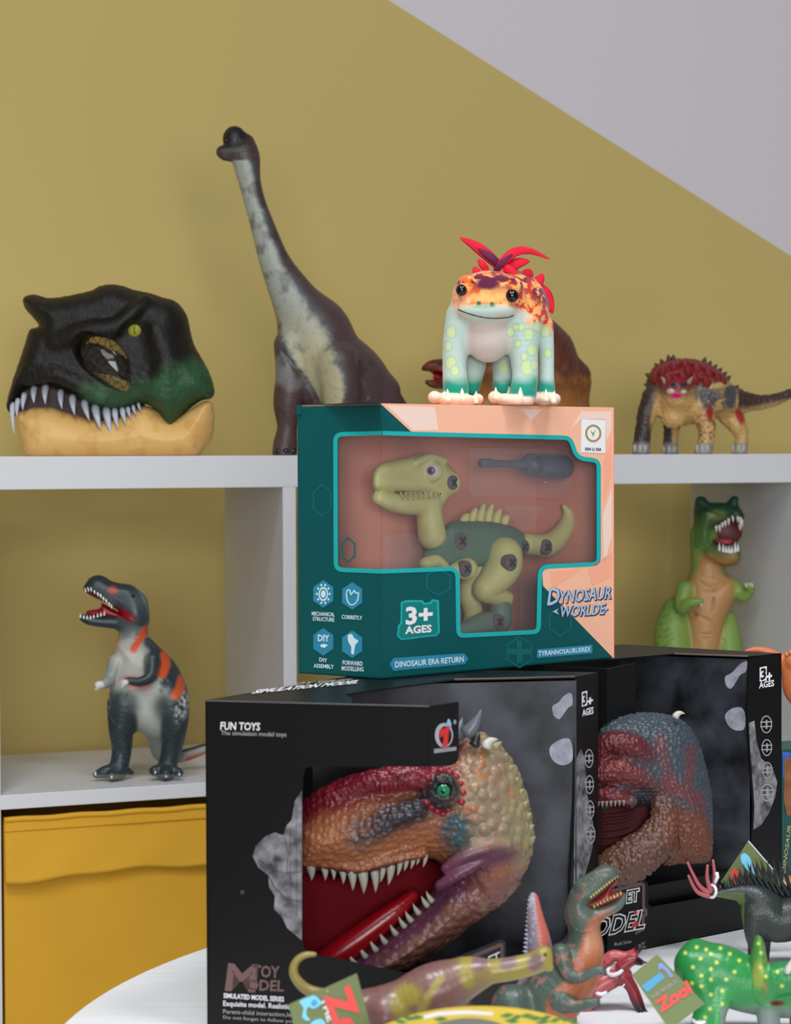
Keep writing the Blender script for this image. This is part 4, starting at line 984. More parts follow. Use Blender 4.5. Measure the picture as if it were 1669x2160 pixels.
for x, y, r in ((1400, 785, 13), (1422, 775, 14), (1446, 770, 15), (1470, 776, 15), (1494, 786, 14), (1412, 802, 13), (1440, 794, 14), (1466, 800, 14), (1490, 806, 13), (1514, 796, 12), (1384, 800, 11), (1452, 785, 12), (1526, 806, 9)):
    d = sc.surf(x, y); tooth(ank, sc, (x, y + 3, d - 6), (x - 2, y - 12, d + 12), r, spr, name='plate', seg=6)
for fx, fy in ((1353, 948), (1484, 948), (1560, 948), (1414, 950)):
    for k in (-1, 0, 1): x = fx + 11 * k - 2; tooth(ank, sc, (x, fy - 8, sc.surf(x, fy - 4, default=20) - 5), (x - 1, fy + 7, sc.surf(x, fy, default=20) + 5), 5, mat('grey_claw', '#b9b3a8', 0.4), name='claw')
for x in (1420, 1442): eye(ank, sc, x, 812, sc.surf(x, 812) - 1.5, 4, gloss_k)
for x, s_ in ((1405, -1), (1452, 1)): tooth(ank, sc, (x, 808, sc.surf(x, 808) - 6), (x + 10 * s_, 794, sc.surf(x, 808) + 12), 6, mat('pale_horn', '#b9a07a', 0.4), name='horn')

# ---- grey tyrannosaur on the shelf below
sc = Sculpt(2.62, 2.0, soft=5)
gt = thing('tyrannosaur_figure', 'slate grey tyrannosaur figure with orange stripes roaring on the lower shelf', 'toy dinosaur', (*sc.P(300, 1640)[:2], ROW2))
SL, LG, OR = '#2a373b', '#b3b7ae', '#cf5426'
sc.blob([(177, 1246), (179, 1233), (191, 1218), (206, 1213), (220, 1216), (234, 1225), (253, 1230), (277, 1234), (292, 1247), (301, 1262), (309, 1283), (312, 1310), (300, 1318), (280, 1306), (258, 1292), (234, 1278), (212, 1266), (196, 1259)], 6, 30, 20, SL)
sc.limb([(285, 1300, 0, 24), (262, 1312, 4, 16), (222, 1312, 10, 12), (190, 1308, 14, 11), (176, 1303, 16, 8)], SL, k=10, flat=1.5)
sc.limb([(284, 1275, 2, 28), (282, 1320, 0, 30), (282, 1355, 0, 34), (290, 1390, 4, 50)], '#6b7476', k=14)
sc.blob([(250, 1352), (240, 1384), (232, 1410), (228, 1440), (238, 1470), (238, 1500), (262, 1530), (300, 1545), (345, 1560), (385, 1530), (397, 1490), (396, 1458), (389, 1438), (378, 1413), (362, 1390), (340, 1369), (317, 1355), (285, 1345)], 0, 62, 50, LG)
sc.limb([(330, 1500, -10, 44), (338, 1550, -40, 30), (345, 1590, -70, 20), (385, 1594, -90, 14), (430, 1580, -100, 11), (470, 1568, -105, 7), (510, 1562, -105, 3)], '#9a9d94', k=12)
sc.limb([(262, 1488, 40, 36), (256, 1535, 44, 27), (257, 1580, 36, 21), (252, 1612, 40, 20), (246, 1628, 46, 20)], SL, k=18)
sc.limb([(250, 1624, 48, 16), (222, 1628, 56, 13), (204, 1634, 60, 8)], SL, k=6); sc.limb([(252, 1628, 52, 14), (236, 1636, 72, 10)], SL, k=6); sc.limb([(262, 1622, 34, 10), (278, 1630, 26, 5)], SL, k=5)
sc.limb([(362, 1488, 38, 38), (368, 1530, 42, 28), (362, 1580, 34, 22), (354, 1612, 36, 20), (350, 1626, 42, 22)], SL, k=18)
sc.limb([(345, 1624, 44, 14), (326, 1626, 56, 11)], SL, k=6); sc.limb([(352, 1626, 50, 14), (350, 1632, 72, 10)], SL, k=6); sc.limb([(360, 1622, 44, 13), (378, 1630, 56, 9)], SL, k=6)
sc.limb([(322, 1392, 58, 17), (318, 1425, 68, 13), (296, 1438, 82, 10), (272, 1436, 90, 8), (263, 1441, 92, 8)], SL, k=7)
sc.limb([(246, 1398, 40, 18), (234, 1428, 50, 13), (224, 1440, 66, 11), (208, 1445, 76, 9)], '#8d9694', k=7)
def p_gt(q):
    n = q.noise(16, 1) - 0.5; f = q.noise(6, 2) - 0.5
    back = sstep(-14, 14, q.px - np.interp(q.py, [1350, 1390, 1420, 1450, 1480, 1520], [306, 318, 330, 345, 372, 385]) + n * 50 + f * 16)
    q.mix(back * (q.py > 1345) * (q.py < 1560) * sstep(60, 35, np.abs(q.dz - 0) * 0), '#2b393d'); q.mix((q.n[:, 1] > 0.2) * (q.py < 1600) * 1.0, SL)
    q.mix(q.blob(268, 1380, 40, 34) * 0.6, '#bfb8ac'); q.mix(q.blob(285, 1440, 34, 14, 12) * 0.85 * (q.w[-1] + q.w[-2] < 0.35), '#cf6a5c')
    q.mix(sstep(1486, 1512, q.py + n * 14) * q.blob(256, 1530, 34, 60, 0, 0.2), SL); q.mix(sstep(1490, 1516, q.py + n * 14) * q.blob(372, 1540, 32, 60, 0, 0.2), SL)
    q.mix(q.blob(385, 1490, 14, 34, 15) * sstep(-0.2, 0.1, f) * 0.8, '#c2c4bb')
    for a in (([(308, 1328), (292, 1352), (282, 1370)], 8), ([(348, 1382), (350, 1402), (342, 1422)], 10), ([(384, 1432), (380, 1452), (370, 1466)], 10)): q.mix(q.line(*a, 4) * (q.n[:, 1] < 0.3), OR)
    q.mix(q.blob(238, 1245, 10, 9), '#a8392a'); q.mix(q.line([(252, 1338), (248, 1366)], 5, 4) * 0.5, '#cc8a66')
    q.mix(q.blob(228, 1268, 20, 10, 30) * 0.5, '#69706f')
    m = q.line([(182, 1252), (205, 1270), (225, 1284)], 8, 3) * (q.n[:, 2] < 0.15); q.mix(m, '#8c0d18')
    q.mix(q.blob(262, 1296, 24, 10, 32), '#8d0c1c'); q.mix(sstep(1594, 1604, q.py + (q.px - 385) * 0.25) * (q.px > 392) * 1.0, '#c2512a')
    q.mix((q.px > 388) * (q.py > 1555) * sstep(1592, 1582, q.py + (q.px - 385) * 0.25), '#2a2c26')
    q.mix(q.line([(300, 1480), (330, 1520), (360, 1500)], 30, 20) * 0.0, LG); q.mix(q.blob(208, 1446, 12, 9), '#d8d9d6'); q.mix(q.blob(262, 1441, 9, 8), '#d8d9d6')
    q.mix(sstep(0.1, 0.2, f) * q.blob(255, 1600, 20, 60) * 0.3, '#56646a'); q.mix((q.py > 1634) * 0.5, '#8b9182')
sc.build('body', mat('grey_vinyl', 'vcol', 0.36, 0.5, bump=('scales', 620, 0.3, 0.0006)), gt, p_gt, floor=ROW2 + 0.0003)
redm = mat('red_mouth', '#a3161c', 0.35)
mo = Sculpt(2.62, 2.0); mo.blob([(186, 1252), (205, 1266), (232, 1281), (262, 1298), (272, 1306), (240, 1304), (205, 1300), (184, 1298), (184, 1288), (208, 1284), (213, 1272)], 6, 14, 12, '#8c0d18')
mo.build('mouth_lining', mat('red_mouth_skin', 'vcol', 0.3, 0.5), gt)
teeth(gt, sc, [((x + 2, y + 3, sc.surf(x + 2, y + 3, default=8) - 2), (x + 3, y + 13, sc.surf(x + 2, y + 3, default=8) + 2), 2.6) for x, y in ((178, 1238), (184, 1236), (190, 1236), (197, 1241), (204, 1246), (210, 1250), (216, 1256), (222, 1261), (228, 1267), (233, 1272))] + [((x, y, 28), (x, y - 9, 30), 2.4) for x, y in ((170, 1303), (177, 1305), (184, 1306), (191, 1306), (198, 1304), (206, 1302), (213, 1300), (220, 1298))], tooth_w)
eye(gt, sc, 280, 1258, sc.surf(280, 1258) - 2, 4.5, gloss_k)
for hx, hy, hz in ((208, 1446, 80), (262, 1441, 94)): 
    for k in (-1, 0, 1): tooth(gt, sc, (hx - 3, hy + 2, hz + 3 * k), (hx - 5 + 4 * k, hy + 12, hz + 3 * k), 2.6, ivory, name='claw')
for x, y in ((202, 1634), (236, 1640), (328, 1630), (351, 1638), (379, 1634)): tooth(gt, sc, (x, y - 4, sc.surf(x, y, default=60) - 4), (x - 1, y + 3, sc.surf(x, y, default=60) + 4), 3.5, ivory, name='claw')

# ---- green tyrannosaur on the right
sc = Sculpt(3.0, 2.2, soft=5)
gr = thing('tyrannosaur_figure', 'green tyrannosaur figure with tan chest and wide open mouth in the shelf cube', 'toy dinosaur', (*sc.P(1480, 1550)[:2], ROW2))
GD, GM, GL, TN = '#1f4a35', '#4a6a36', '#7d9a48', '#b98a58'
sc.blob([(1465, 1110), (1464, 1080), (1469, 1052), (1480, 1047), (1498, 1062), (1528, 1062), (1547, 1046), (1557, 1050), (1558, 1066), (1567, 1080), (1570, 1094), (1560, 1096), (1545, 1092), (1530, 1100), (1512, 1112), (1500, 1118), (1500, 1146), (1515, 1152), (1545, 1152), (1558, 1146), (1562, 1165), (1558, 1188), (1540, 1194), (1522, 1188), (1500, 1178), (1478, 1158), (1464, 1150)], 0, 44, 26, GM)
sc.limb([(1492, 1080, 10, 20), (1530, 1080, 34, 19), (1552, 1084, 50, 14)], GD, k=10)
sc.ell(1480, 1060, 26, 13, 12, 14, GD, k=7); sc.ell(1549, 1058, 40, 9, 11, 10, GD, k=6); sc.limb([(1484, 1064, 34, 6), (1500, 1074, 46, 5), (1520, 1082, 56, 4)], GD, k=5)
sc.limb([(1505, 1165, 30, 18), (1530, 1174, 44, 17), (1546, 1172, 50, 15)], GM, k=10)
sc.ell(1535, 1124, 60, 26, 24, 34, '#6a2c2a', k=5, cut=True)
sc.limb([(1486, 1130, -4, 30), (1490, 1180, -2, 33), (1494, 1215, 0, 38)], GL, k=12)
sc.blob([(1446, 1230), (1462, 1205), (1490, 1215), (1520, 1210), (1546, 1216), (1556, 1238), (1552, 1262), (1540, 1285), (1528, 1315), (1520, 1370), (1524, 1420), (1436, 1420), (1442, 1360), (1440, 1310), (1436, 1270)], 0, 52, 40, TN)
sc.limb([(1430, 1290, -6, 34), (1420, 1335, 10, 40), (1424, 1400, 16, 40), (1430, 1470, 10, 28), (1424, 1556, 20, 28)], GL, k=8)
sc.limb([(1536, 1305, -10, 18), (1536, 1350, 8, 26), (1538, 1420, 14, 30), (1534, 1490, 8, 22), (1536, 1556, 20, 24)], GL, k=8)
sc.limb([(1446, 1244, 30, 20), (1440, 1280, 44, 16), (1456, 1272, 66, 11), (1478, 1268, 76, 7)], GL, k=7)
sc.limb([(1552, 1240, 22, 15), (1568, 1256, 30, 15), (1582, 1246, 44, 11), (1580, 1236, 54, 9)], GL, k=7)
sc.limb([(1480, 1420, -40, 44), (1470, 1480, -80, 34), (1440, 1530, -110, 22), (1380, 1545, -130, 12)], GL, k=14)
for g_ in ([(1506, 1240), (1504, 1290)], [(1478, 1338), (1500, 1338)], [(1480, 1346), (1498, 1347)], [(1470, 1224), (1490, 1244), (1512, 1244), (1530, 1224)], [(1460, 1292), (1475, 1300), (1500, 1310), (1512, 1328)]): groove(sc, g_, 1.7, TN)
sc.ell(1467, 1296, sc.surf(1467, 1296), 4, 4, 8, TN, k=1, cut=True)
def p_gr(q):
    n = q.noise(14, 1) - 0.5
    hd = (q.py < 1200); q.mix(hd * sstep(1098, 1074, q.py + n * 22), GD); q.mix(hd * sstep(1150, 1190, q.py - (q.px - 1500) * 0.1 + n * 20) * (q.px > 1474), '#b07f48')
    q.mix(hd * q.blob(1515, 1086, 18, 12) * 0.7, '#76893a'); q.mix(hd * q.blob(1480, 1140, 20, 30) * 0.5, '#5f8a45')
    bd = (q.py > 1195); inner = np.abs(q.px - 1496) - np.interp(q.py, [1195, 1215, 1235, 1290, 1330, 1420], [22, 28, 54, 42, 34, 36])
    q.mix(bd * sstep(6, -6, inner + n * 8) * (q.n[:, 1] < -0.1) * (q.w[5:6].sum(0) * 0 + 1) * (q.dz > 0), TN)
    arm = (q.w[9] + q.w[10] + q.w[11] + q.w[12]); q.mix(np.clip(arm, 0, 1) * bd, GL); q.mix(bd * (np.abs(q.px - 1420) < 40) * sstep(0.1, 0.25, np.sin(q.py * 0.5 + q.px * 0.25) * (q.px < 1425) * n * 3) * 0.6, '#4f7036')
    q.mix((q.n[:, 1] > 0) * bd, GL)
sc.build('body', mat('green_vinyl', 'vcol', 0.42, 0.45, bump=('scales', 420, 0.25, 0.0008)), gr, p_gr, floor=ROW2 + 0.0003)
ml_ = Sculpt(3.0, 2.4); ml_.ell(1532, 1122, -2, 34, 30, 18, '#6a2c2a'); ml_.build('mouth_lining', mat('dark_mouth', 'vcol', 0.5), gr)
mesh_obj('tongue', *tube_mesh([sc.P(1516, 1142, 28), sc.P(1528, 1141, 44), sc.P(1540, 1144, 58)], [14 * sc.m, 14 * sc.m, 9 * sc.m], 10, flat=0.45), mat('pink_tongue', '#b8434e', 0.35), gr, smooth=True)
for x, y, l, dz in ((1511, 1112, 12, 30), (1518, 1110, 14, 36), (1524, 1105, 10, 42), (1530, 1101, 12, 46), (1537, 1096, 13, 52), (1546, 1089, 14, 58), (1556, 1089, 14, 60), (1562, 1094, 16, 58), (1565, 1099, 14, 54), (1561, 1108, 12, 48)): tooth(gr, sc, (x, y - 3, dz), (x + 1, y + l, dz + 1), 3.4, tooth_w)
for x, y, l, dz in ((1518, 1160, 16, 50), (1526, 1163, 17, 56), (1532, 1164, 14, 60), (1538, 1165, 15, 62), (1544, 1165, 14, 62), (1551, 1164, 22, 60), (1557, 1161, 16, 56)): tooth(gr, sc, (x, y + 2, dz), (x, y - l, dz), 3.4, tooth_w)
eye(gr, sc, 1490, 1076, sc.surf(1490, 1076) - 1.5, 5, mat('brown_eye', '#3b2a18', 0.2), gloss_k, 0.5, pupil=None)
for x, y, dz in ((1478, 1270, 78), (1462, 1270, 74)): tooth(gr, sc, (x, y - 2, dz), (x + 3, y + 10, dz + 2), 3, ivory, name='claw')
for x in (1575, 1581, 1587): tooth(gr, sc, (x, 1238, 58), (x - 2, 1228, 62), 3, ivory, name='claw')

# ================================================================== plush amphibian on the teal box
PZ = BZ + 0.0006 + HZ + 0.0006
sc = Sculpt(1.905, 2.2, soft=6)
pl = thing('plush_toy', 'spotted plush creature with red frill and orange head sitting on the teal box', 'plush toy', (*sc.P(1050, 857)[:2], PZ))
PG, PO, PC = '#b3c6be', '#ee9c58', '#c9bdb4'
sc.ell(1030, 628, 40, 76, 56, 56, PO, k=14); sc.ell(1072, 660, -10, 86, 92, 70, PO, rot=-14, k=22)
sc.ell(1026, 655, 66, 60, 30, 42, '#bcd0c4', k=12); sc.ell(1030, 712, 44, 48, 52, 40, PC, k=16)
sc.ell(985, 600, 66, 20, 20, 20, PO, k=10); sc.ell(1082, 606, 66, 22, 20, 20, PO, k=10)
sc.limb([(975, 668, 30, 34), (963, 720, 40, 28), (959, 775, 46, 25), (962, 822, 50, 27)], PG, k=14)
sc.limb([(1100, 690, 30, 40), (1104, 740, 40, 31), (1108, 790, 48, 27), (1104, 826, 54, 28)], PG, k=14)
sc.limb([(1142, 690, -10, 26), (1152, 740, -4, 17), (1153, 790, 4, 16), (1152, 830, 10, 20)], PG, k=12)
sc.limb([(1000, 770, -10, 26), (992, 820, 10, 20)], PG, k=10); sc.limb([(1068, 760, -20, 30), (1060, 820, 16, 20)], PG, k=10)
TOE = '#eab096'
toes = ((917, 838, 50, 14), (938, 842, 66, 14), (962, 846, 72, 15), (988, 846, 68, 14), (1008, 842, 54, 12), (1044, 838, 56, 14), (1066, 844, 70, 15), (1090, 850, 76, 16), (1112, 848, 66, 13), (1128, 838, 30, 12), (1148, 842, 36, 14), (1170, 842, 30, 13))
for x, y, z, r in toes: sc.ell(x, y, z, r, r * 0.95, r * 1.4, TOE, k=9)
def p_pl(q):
    n = q.noise(26, 1); f = q.noise(11, 2); g = q.noise(17, 4)
    top = sstep(668, 634, q.py + (n - 0.5) * 50 - np.maximum(q.px - 1085, 0) * 0.62 + np.maximum(1000 - q.px, 0) * 0.25)
    q.c[:] = np.where((q.py < 812)[:, None] & (q.w[2] + q.w[3] < 0.55)[:, None], np.array(lin(PG)), q.c)
    q.mix(top, '#f0a561'); q.mix(top * sstep(0.50, 0.56, f) * (q.py > 575), '#e0642f'); q.mix(top * sstep(0.49, 0.54, g) * sstep(625, 590, q.py - np.maximum(q.px - 1090, 0) * 0.7), '#5d1936')
    q.mix(top * sstep(0.56, 0.6, f) * sstep(1075, 1095, q.px) * 0.9, '#b3241f'); q.mix(top * sstep(585, 565, q.py) * 0.6, '#d2565c')
    q.mix(q.blob(1028, 598, 24, 13), '#5a1c3a'); q.mix(q.blob(1030, 628, 44, 10) * 0.8, '#f3b26a'); q.mix(q.blob(972, 640, 20, 26) * 0.4, '#f2c39a')
    q.mix(sstep(672, 690, q.py) * (q.w[3] > 0.4), '#c7bab2'); q.mix(q.blob(1026, 655, 62, 12) * 0.9, '#b7cdc3')
    q.mix(q.blob(1010, 640, 5, 5) + q.blob(1038, 642, 5, 5), '#2f5a3c'); q.mix(q.blob(1022, 646, 26, 5) * 0.5, '#6d9a78')
    side = (q.py > 660) & (q.py < 810)
    for x, y, r in ((952, 700, 9), (951, 765, 10), (946, 730, 7), (960, 782, 8), (1116, 706, 9), (1123, 738, 9), (1112, 775, 12), (1092, 725, 6), (1078, 700, 7), (1106, 752, 6), (1100, 690, 6), (1156, 745, 7), (1150, 700, 8), (1134, 690, 7), (1088, 690, 5), (1128, 770, 7)):
        q.mix(q.blob(x, y, r + 2.5, (r + 2.5) * 1.25, 0, 0.2) * side, '#9abfa2'); q.mix(q.blob(x, y, r, r * 1.25, 0, 0.2) * side * 0.85, '#c9d49a')
    q.mix(q.blob(1062, 775, 9, 12, 20) * 0.85, '#c9d49a')
    q.mix(sstep(788, 815, q.py + (n - 0.5) * 20) * sstep(842, 832, q.py) * (q.w[-12:].sum(0) < 0.6), '#1f9078')
    q.mix((q.w[-12:].sum(0) > 0.5) * sstep(848, 836, q.py + (n - 0.5) * 10) * 0.55, '#f1ead2')
sc.build('body', mat('plush_fabric', 'vcol', 0.95, 0.1, bump=('noise', 1500, 0.25), sheen=0.3), pl, p_pl, floor=PZ)
redf = mat('red_felt', '#d81f38', 0.8, 0.2, noise=(60, 0.15)); purf = mat('purple_felt', '#5a2444', 0.75, 0.2, noise=(80, 0.4))
leaf(pl, sc, [(1056, 564, 30), (1028, 538, 38), (1000, 517, 40), (970, 501, 34)], 12, redf)
leaf(pl, sc, [(1055, 562, 33), (1040, 546, 44), (1024, 534, 46), (1008, 524, 44)], 8, purf)
leaf(pl, sc, [(1046, 572, 34), (1064, 550, 42), (1088, 531, 40), (1120, 530, 34), (1161, 547, 28)], 10, redf)
leaf(pl, sc, [(1044, 573, 38), (1056, 558, 46), (1070, 545, 46), (1082, 536, 44)], 6, purf)
leaf(pl, sc, [(1072, 572, 30), (1090, 556, 34), (1118, 551, 28)], 12, redf); leaf(pl, sc, [(1062, 568, 40), (1075, 568, 48), (1090, 578, 50)], 9, redf)
leaf(pl, sc, [(1028, 572, 40), (1018, 558, 46), (1008, 546, 44)], 8, redf); leaf(pl, sc, [(1010, 578, 50), (1004, 570, 52), (1003, 561, 48)], 8, redf)
leaf(pl, sc, [(1104, 580, 10), (1116, 576, 10), (1122, 590, 6)], 9, redf)
leaf(pl, sc, [(1122, 612, -20), (1136, 594, -24), (1146, 577, -26)], 12, redf); leaf(pl, sc, [(1138, 606, -30), (1154, 628, -34), (1166, 662, -36)], 14, redf)
for x, y, r in ((974, 612, 12), (1080, 624, 14)): eye(pl, sc, x, y, sc.surf(x, y) + 1, r, gloss_k)
strip(pl, sc, [(967, 653), (985, 660), (1005, 666), (1025, 670), (1050, 671), (1072, 669), (1083, 665)], 1.5, mat('dark_thread', '#1f3a34', 0.8), 'mouth_seam')
for x, y, dx in ((975, 832, 0), (1003, 838, 2), (946, 834, -2), (1046, 830, 0), (1074, 828, 0), (1098, 830, 0), (1152, 834, 0), (1168, 838, 2)):
    z = sc.surf(x, y); tooth(pl, sc, (x, y + 12, z), (x + dx, y - 14, z + 4), 7, mat('cream_felt', '#f0e9d0', 0.9, 0.1), name='claw')

# ================================================================== build-it dinosaur and screwdriver inside the window box
KT = -0.854
kz = lambda x, e=0: KT * (x - 1000) + e
class Kit(Sculpt):
    def l(s, pts, col, **k): return s.limb([(x, y, kz(x, e), r) for x, y, e, r in pts], col, **k)
kitroot = None
kb = Kit(1.915, 2.0)
kit = thing('build_it_dinosaur', 'pale green and dark green take-apart dinosaur with screws inside the window box', 'toy dinosaur', (*kb.P(1020, 1340, -20)[:2], BZ + 0.003))
yel = mat('pale_green_plastic', 'vcol', 0.45, 0.45, bump=('scales', 420, 0.25, 0.0008)); dkg = mat('dark_green_plastic', 'vcol', 0.45, 0.4, bump=('scales', 420, 0.2, 0.0008))
YG, DG = '#d8d28a', '#62826f'
h = Kit(1.915, 1.8); h.blob([(786, 1012), (790, 992), (806, 976), (845, 968), (872, 962), (892, 956), (914, 957), (934, 966), (952, 984), (966, 1000), (966, 1030), (950, 1052), (930, 1052), (905, 1040), (870, 1038), (840, 1036), (800, 1036), (788, 1028)], 115, 32, 18, YG, tilt=KT, tx=865)
h.l([(800, 1050, 0, 15), (840, 1062, 0, 20), (890, 1062, 0, 23), (922, 1050, 0, 20)], YG, k=8); h.l([(905, 1070, 0, 26), (908, 1105, 0, 28), (912, 1130, 0, 30)], YG, k=10)
h.ell(911, 994, kz(911, 36), 23, 22, 12, YG, k=5); h.l([(880, 976, 30, 8), (905, 966, 32, 9), (935, 972, 26, 9)], YG, k=6); h.ell(957, 1018, kz(957, 20), 15, 22, 16, YG, k=4)
h.l([(846, 1042, 20, 3), (880, 1044, 24, 4), (915, 1046, 24, 4), (935, 1036, 22, 3)], YG, k=3, cut=True)
def p_kh(q): q.mix(sstep(0.5, 0.7, q.noise(20, 1)) * 0.2, '#b9b27a')
h.build('head', yel, kit, p_kh)
teeth(kit, h, [((x, 1038, kz(x, 26)), (x, 1048, kz(x, 28)), 3.2) for x in range(846, 932, 10)] + [((x + 5, 1054, kz(x, 26)), (x + 5, 1046, kz(x, 27)), 3) for x in range(846, 925, 11)], mat('kit_teeth', '#b9b487', 0.5))
e_ = eye(kit, h, 911, 993, kz(911, 34), 19, mat('kit_eye_white', '#e4dfe6', 0.2), mat('kit_iris', '#8a4a48', 0.2), 0.45, rp=0.22, look=(-0.1, -1, 0))
b = Kit(1.915, 2.0); b.blob([(945, 1102), (975, 1098), (1031, 1100), (1066, 1106), (1096, 1118), (1115, 1135), (1116, 1170), (1098, 1190), (1060, 1196), (1020, 1196), (971, 1197), (920, 1196), (894, 1186), (892, 1162), (916, 1148), (932, 1122)], 0, 40, 26, DG, tilt=KT, tx=1000)
b.build('torso', dkg, kit)
t_ = Kit(1.915, 2.0); t_.l([(1112, 1148, 0, 24), (1134, 1150, 0, 24), (1158, 1150, 0, 26), (1180, 1132, 0, 22), (1195, 1108, 0, 18), (1199, 1085, 0, 12), (1190, 1068, 0, 5)], YG, k=6); t_.build('tail', yel, kit)
for i in range(6):
    x = 978 + i * 17; p0 = Kit(1.915, 1.6); top = (1082, 1070, 1062, 1062, 1072, 1086)[i]
    p0.limb([(x - 2, 1104 + i, kz(x), 9), (x + 3, (1104 + top) / 2, kz(x), 9), (x + 9, top + 4, kz(x), 4)], YG, k=3, flat=0.8); p0.build('back_plate', yel, kit)
lg = Kit(1.915, 2.0); lg.l([(1064, 1170, 44, 38), (1062, 1195, 46, 40), (1040, 1226, 44, 32), (1022, 1244, 42, 25), (1042, 1254, 40, 22), (1066, 1262, 40, 18)], YG, k=6); lg.build('thigh', yel, kit)
ft = Kit(1.915, 2.0); ft.l([(1056, 1290, 40, 24), (1052, 1312, 42, 26), (1020, 1318, 44, 26), (985, 1330, 46, 20), (970, 1336, 48, 14)], '#6f8578', k=6); ft.l([(1056, 1276, 38, 20), (1062, 1264, 38, 16)], '#6f8578', k=6); ft.build('foot', dkg, kit)
ar = Kit(1.915, 2.0); ar.l([(984, 1200, 40, 24), (960, 1204, 44, 16), (944, 1218, 46, 12)], YG, k=5); ar.build('arm', yel, kit)
a2 = Kit(1.915, 2.0); a2.l([(900, 1190, 30, 15), (920, 1184, 34, 14), (936, 1196, 36, 12)], YG, k=5); a2.build('arm', yel, kit)
l2 = Kit(1.915, 2.2); l2.l([(1010, 1200, -20, 28), (990, 1250, -20, 22), (1000, 1300, -20, 20), (985, 1345, -10, 22)], YG, k=6); l2.build('thigh', yel, kit)
scr = mat('dark_screw', '#6d6064', 0.45, 0.4); scx = mat('screw_slot', '#241c1c', 0.6)
nrm = unit(ff.n * 0.9 + np.array([0.1, 0, 0]))
def screw(part, x, y, r):
    z = part.surf(x, y, 400) + 1.5; c = kb.P(x, y, z); d, a, b_ = frame_of(nrm); R = r * kb.m
    o = mesh_obj('screw', *tube_mesh([c - d * 0.006, c, c + d * 0.0008, c + d * 0.0012], [R, R, R * 0.94, R * 0.85], 24), scr, kit)
    for dg, pg in ((unit(a + b_), unit(a - b_)), (unit(a - b_), unit(a + b_))):
        mesh_obj('slot', *box_mesh(c + d * 0.001 - dg * R * 0.6 - pg * R * 0.15, dg * R * 1.2, pg * R * 0.3, d * 0.0006), scx, o)
for s_ in ((h, 957, 1018, 15), (b, 974, 1141, 18), (b, 1106, 1154, 16), (t_, 1154, 1154, 17), (ar, 984, 1200, 17), (lg, 1079, 1187, 18), (ft, 1053, 1312, 16)): screw(*s_)
# screwdriver in its blister
sd = thing('toy_screwdriver', 'grey toy screwdriver held in the window box above the build-it dinosaur', 'screwdriver', kb.P(1105, 985, kz(1105, 0)))
sg = mat('grey_blue_plastic', '#666d7a', 0.4, 0.4)
def kt(pts, nm, m_=sg, seg=14): return mesh_obj(nm, *tube_mesh([kb.P(x, y, kz(x, 10)) for x, y, r in pts], [r * kb.m for x, y, r in pts], seg), m_, sd, smooth=True)
kt([(1014, 977, 9), (1018, 977, 10), (1036, 977, 10), (1040, 978, 8), (1056, 978, 7.5), (1080, 979, 8), (1100, 979, 11), (1112, 980, 12)], 'shaft')
kt([(1108, 980, 16), (1116, 980, 24), (1124, 981, 26), (1130, 981, 22), (1136, 982, 22), (1142, 983, 27), (1170, 985, 28), (1188, 986, 27), (1197, 987, 22)], 'handle')
blis = film_mat('milky_blister', 0.09, rough=0.2, refl=0.7)
def kpoly(pts, e): return poly_mesh([[kb.P(x, y, kz(x, e)) for x, y in pts]], ff.n, 0)
kblis = mesh_obj('blister_tray', *kpoly(round_poly([(990, 945), (1206, 948), (1206, 1050), (992, 1046)], 14), 30), blis, tb)
mesh_obj('blister_tray', *kpoly(round_poly([(1062, 1066), (1150, 1066), (1120, 1118), (1098, 1118)], 8), -10), blis, tb)
mesh_obj('blister_tray', *kpoly(round_poly([(812, 1130), (876, 1124), (892, 1160), (890, 1200), (812, 1205)], 10), 20), blis, tb)
mesh_obj('blister_tray', *kpoly(round_poly([(1098, 1215), (1136, 1215), (1130, 1330), (1096, 1330)], 8), 0), blis, tb)
for x in (1150, 1192): mesh_obj('blister_stud', *ball_mesh(kb.P(x, 1018, kz(x, 34)), 4 * kb.m, 10, 8), film_mat('clear_stud', 0.3), tb, smooth=True)

# ================================================================== dinosaur heads in the black boxes
sc = Sculpt(1.70, 2.1, soft=6)
hd = thing('dinosaur_puppet', 'red and orange horned dinosaur head with purple lower jaw in the black box', 'toy dinosaur', (*sc.P(880, 2070)[:2], TZ + 0.004))
TLT = -0.12
OB, RDk, PU, TA = '#9a5f3e', '#6f1826', '#5f3247', '#8f7860'
upper = [(618, 1720), (640, 1702), (688, 1664), (750, 1637), (842, 1616), (900, 1598), (950, 1580), (985, 1556), (1015, 1548), (1047, 1563), (1084, 1609), (1107, 1660), (1121, 1706), (1127, 1752), (1126, 1798), (1112, 1838), (1084, 1881), (1040, 1915), (990, 1900), (955, 1850), (938, 1826), (920, 1812), (899, 1808), (870, 1812), (842, 1822), (812, 1834), (784, 1842), (746, 1841), (700, 1832), (660, 1830), (625, 1835), (612, 1800), (610, 1750)]
sc.blob(upper, 0, 118, 120, OB, tilt=TLT, tx=870, smooth=3)
sc.blob([(925, 1850), (960, 1830), (1010, 1830), (1080, 1840), (1095, 1870), (1040, 1920), (992, 1954), (946, 1991), (900, 2018), (853, 2042), (800, 2062), (750, 2072), (700, 2068), (690, 2052), (720, 2030), (760, 2006), (803, 1976), (861, 1932), (905, 1892)], -6, 96, 62, PU, tilt=TLT, tx=870, k=16, smooth=3)
sc.limb([(640, 1712, 40, 18), (690, 1680, 66, 22), (750, 1655, 84, 22), (830, 1640, 96, 24), (890, 1640, 104, 24)], RDk, k=24)
sc.limb([(760, 1770, 100, 14), (820, 1730, 118, 18), (880, 1706, 124, 18)], '#35353b', k=26)
